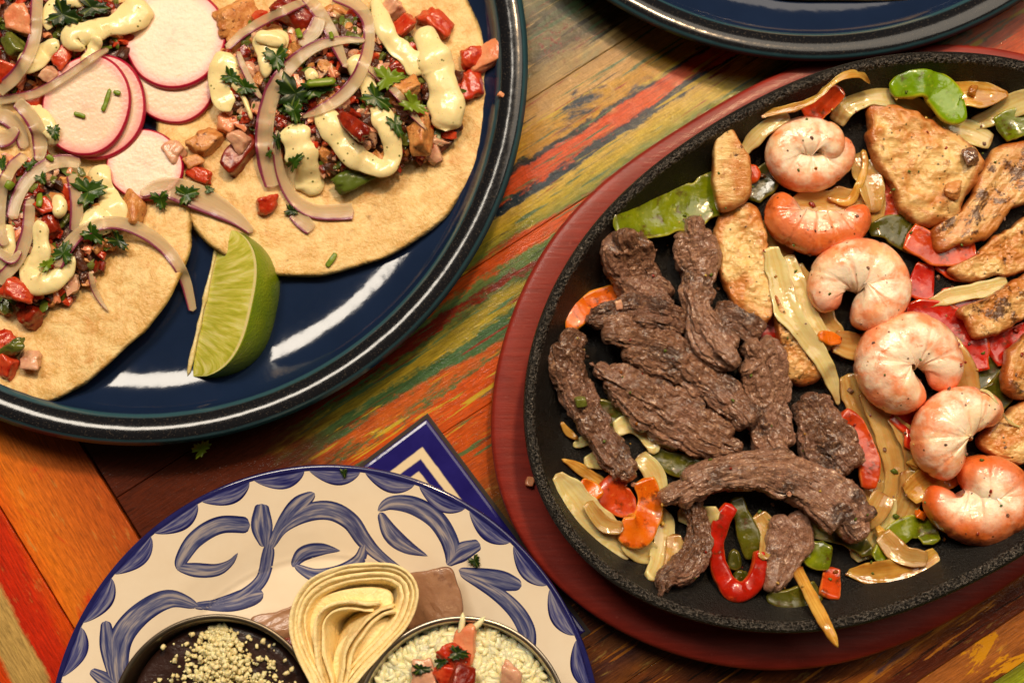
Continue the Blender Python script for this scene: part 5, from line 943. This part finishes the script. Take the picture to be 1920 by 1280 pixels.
for (x, y, a_, tl) in ((866, 1170, 1.4, .2), (894, 1172, .75, .2)):
    v = grain(W(x, y, 4.22), .8, .11, a_, tl*.5, .03); V.append(v); F += [tuple(k+off for k in f) for f in GF]; off += 49
bb = np.c_[ICV3[:, 0]*3.1+RC[0], ICV3[:, 1]*3.1+RC[1], ICV3[:, 2]*1.0+3.28]; V.append(bb); F += [tuple(k+off for k in f) for f in ICF3]
build('rice', np.concatenate(V), F, RICE, label='white rice heaped in the right steel cup', cat='rice', kind='stuff')
dice('tomato_piece', 'tomato piece with herbs on top of the rice', 'tomato', 848, 1232, 46, TOM, (1.2, .8, .6)); dice('tomato_piece', 'pale tomato skin at the back of the rice topping', 'tomato', 872, 1206, 56, SALM, (1.2, .7, .4)); dice('tomato_piece', 'tomato piece at the front of the rice topping', 'tomato', 838, 1262, 40, TOM, (1, .9, .7)); dice('onion_dice', 'purple-red onion piece on the rice', 'onion', 868, 1266, 44, TOD, (1, 1, .7)); dice('onion_dice', 'pinkish onion dice at the left of the rice topping', 'onion', 800, 1272, 52, OND, (1.3, .8, .6)); dice('onion_dice', 'pale onion piece at the bottom edge of the rice', 'onion', 960, 1276, 46, OND, (1.3, .8, .6))
leaf('chopped cilantro on the tomato of the rice', 858, 1222, 38, 10, HRD, asp=.6); leaf('dark cilantro bits left of the tomato on the rice', 788, 1254, 36, 0, HRD, asp=.5); leaf('small cilantro bit between the rice toppings', 826, 1240, 26, -20, HRD, asp=.6)
c7 = lambda L: [(540+x/2.908, 840+y/2.908) for x, y in L]
def sheet(label, L, wd, z, hgt, lean, mat=TORTP):
    return strip('rolled_tortilla', label, 'tortilla', c7(L), wd, hgt, mat, K=30, M=90, n=4.5, z=z, lean=lean*np.clip(np.sin(np.linspace(0, math.pi, 90))*1.7-.5, 0, 1), cap=.06, amp=.03, fu=1.0, fv=1.0, group='rolled tortillas', hmap=False)
OUTP = np.array([(200,1420),(150,1260),(98,1100),(80,960),(112,840),(200,745),(340,692),(500,676),(600,690),(655,745),(656,820),(618,925),(548,1020),(440,1170),(350,1330),(310,1430)], float)
def inset(L, d): T_ = np.gradient(L, axis=0); T_ /= np.linalg.norm(T_, axis=1)[:, None]; return [tuple(p+np.array([-t[1], t[0]])*d) for p, t in zip(L, T_)]
sheet('outermost of the rolled tortillas on the painted plate', inset(OUTP, 8), 9, 3.2, 2.4, -.42)
sheet('second layer inside the rolled tortillas', inset(OUTP, 32), 9, 3.12, 2.3, -.42)
sheet('third full layer inside the rolled tortillas', inset(OUTP, 56), 9, 3.02, 2.3, -.4)
sheet('fourth full layer inside the rolled tortillas', inset(OUTP, 80), 8, 2.92, 2.2, -.36)
sheet('third layer bent over inside the rolled tortillas', [(272,1430),(245,1230),(222,1060),(222,945),(270,880),(360,846),(450,836),(525,832)], 9, 3.05, 2.3, -.3)
sheet('short inner layer of the rolled tortillas', [(268,1300),(256,1130),(252,1010),(258,940),(310,898),(400,874),(490,866)], 8, 2.95, 2.2, -.25)
sheet('innermost curved layer with toasted spots, rolled tortillas', [(270,1430),(276,1250),(282,1100),(335,985),(425,905),(520,866),(590,846)], 10, 3.1, 2.3, .3)
sheet('curved layer beside the innermost rolled tortilla', [(300,1430),(304,1250),(316,1110),(368,1000),(450,925),(540,888),(604,872)], 9, 3.05, 2.3, .3)
for lab, L, z_ in (('toasted inner face of the rolled tortillas', [(330,1020),(420,935),(540,890),(600,880),(570,960),(490,1060),(400,1210),(340,1330),(290,1330),(300,1130)], 2.75), ('pale upper inner face of the rolled tortillas', [(130,940),(170,840),(260,770),(400,730),(540,725),(610,760),(600,840),(500,830),(350,850),(250,890),(215,960),(205,1060),(150,1040)], 2.75)):
    pad('rolled_tortilla', lab, 'tortilla', c7(L), .12, TORTP, K=80, J=20, edge=16, bend=lambda x, y, z_=z_: z_-hm(x*0+W(660, 1150, 1)[0], y*0+W(660, 1150, 1)[1])+.9+.10*np.sin(2*x+y), group='rolled tortillas', hmap=False, flat=0.0, ctr=(tuple(c7([(310, 820)])[0]) if 'pale' in lab else None))
leaf('green herb flake on the blue rim scallop of the painted plate', 645, 884, 20, 80, HRD, asp=.6, group=None); leaf('green herb flake on a blue leaf of the painted plate', 890, 1050, 24, 60, HRD, asp=.8, group=None)
pad('tortilla', 'tortilla edge just showing on the far navy plate', 'tortilla', [(1400,-40),(1450,-2),(1580,4),(1690,4),(1712,-4),(1740,-60),(1700,-160),(1560,-200),(1430,-140)], .16, TORT, K=90, J=18, edge=16, dz=.1)
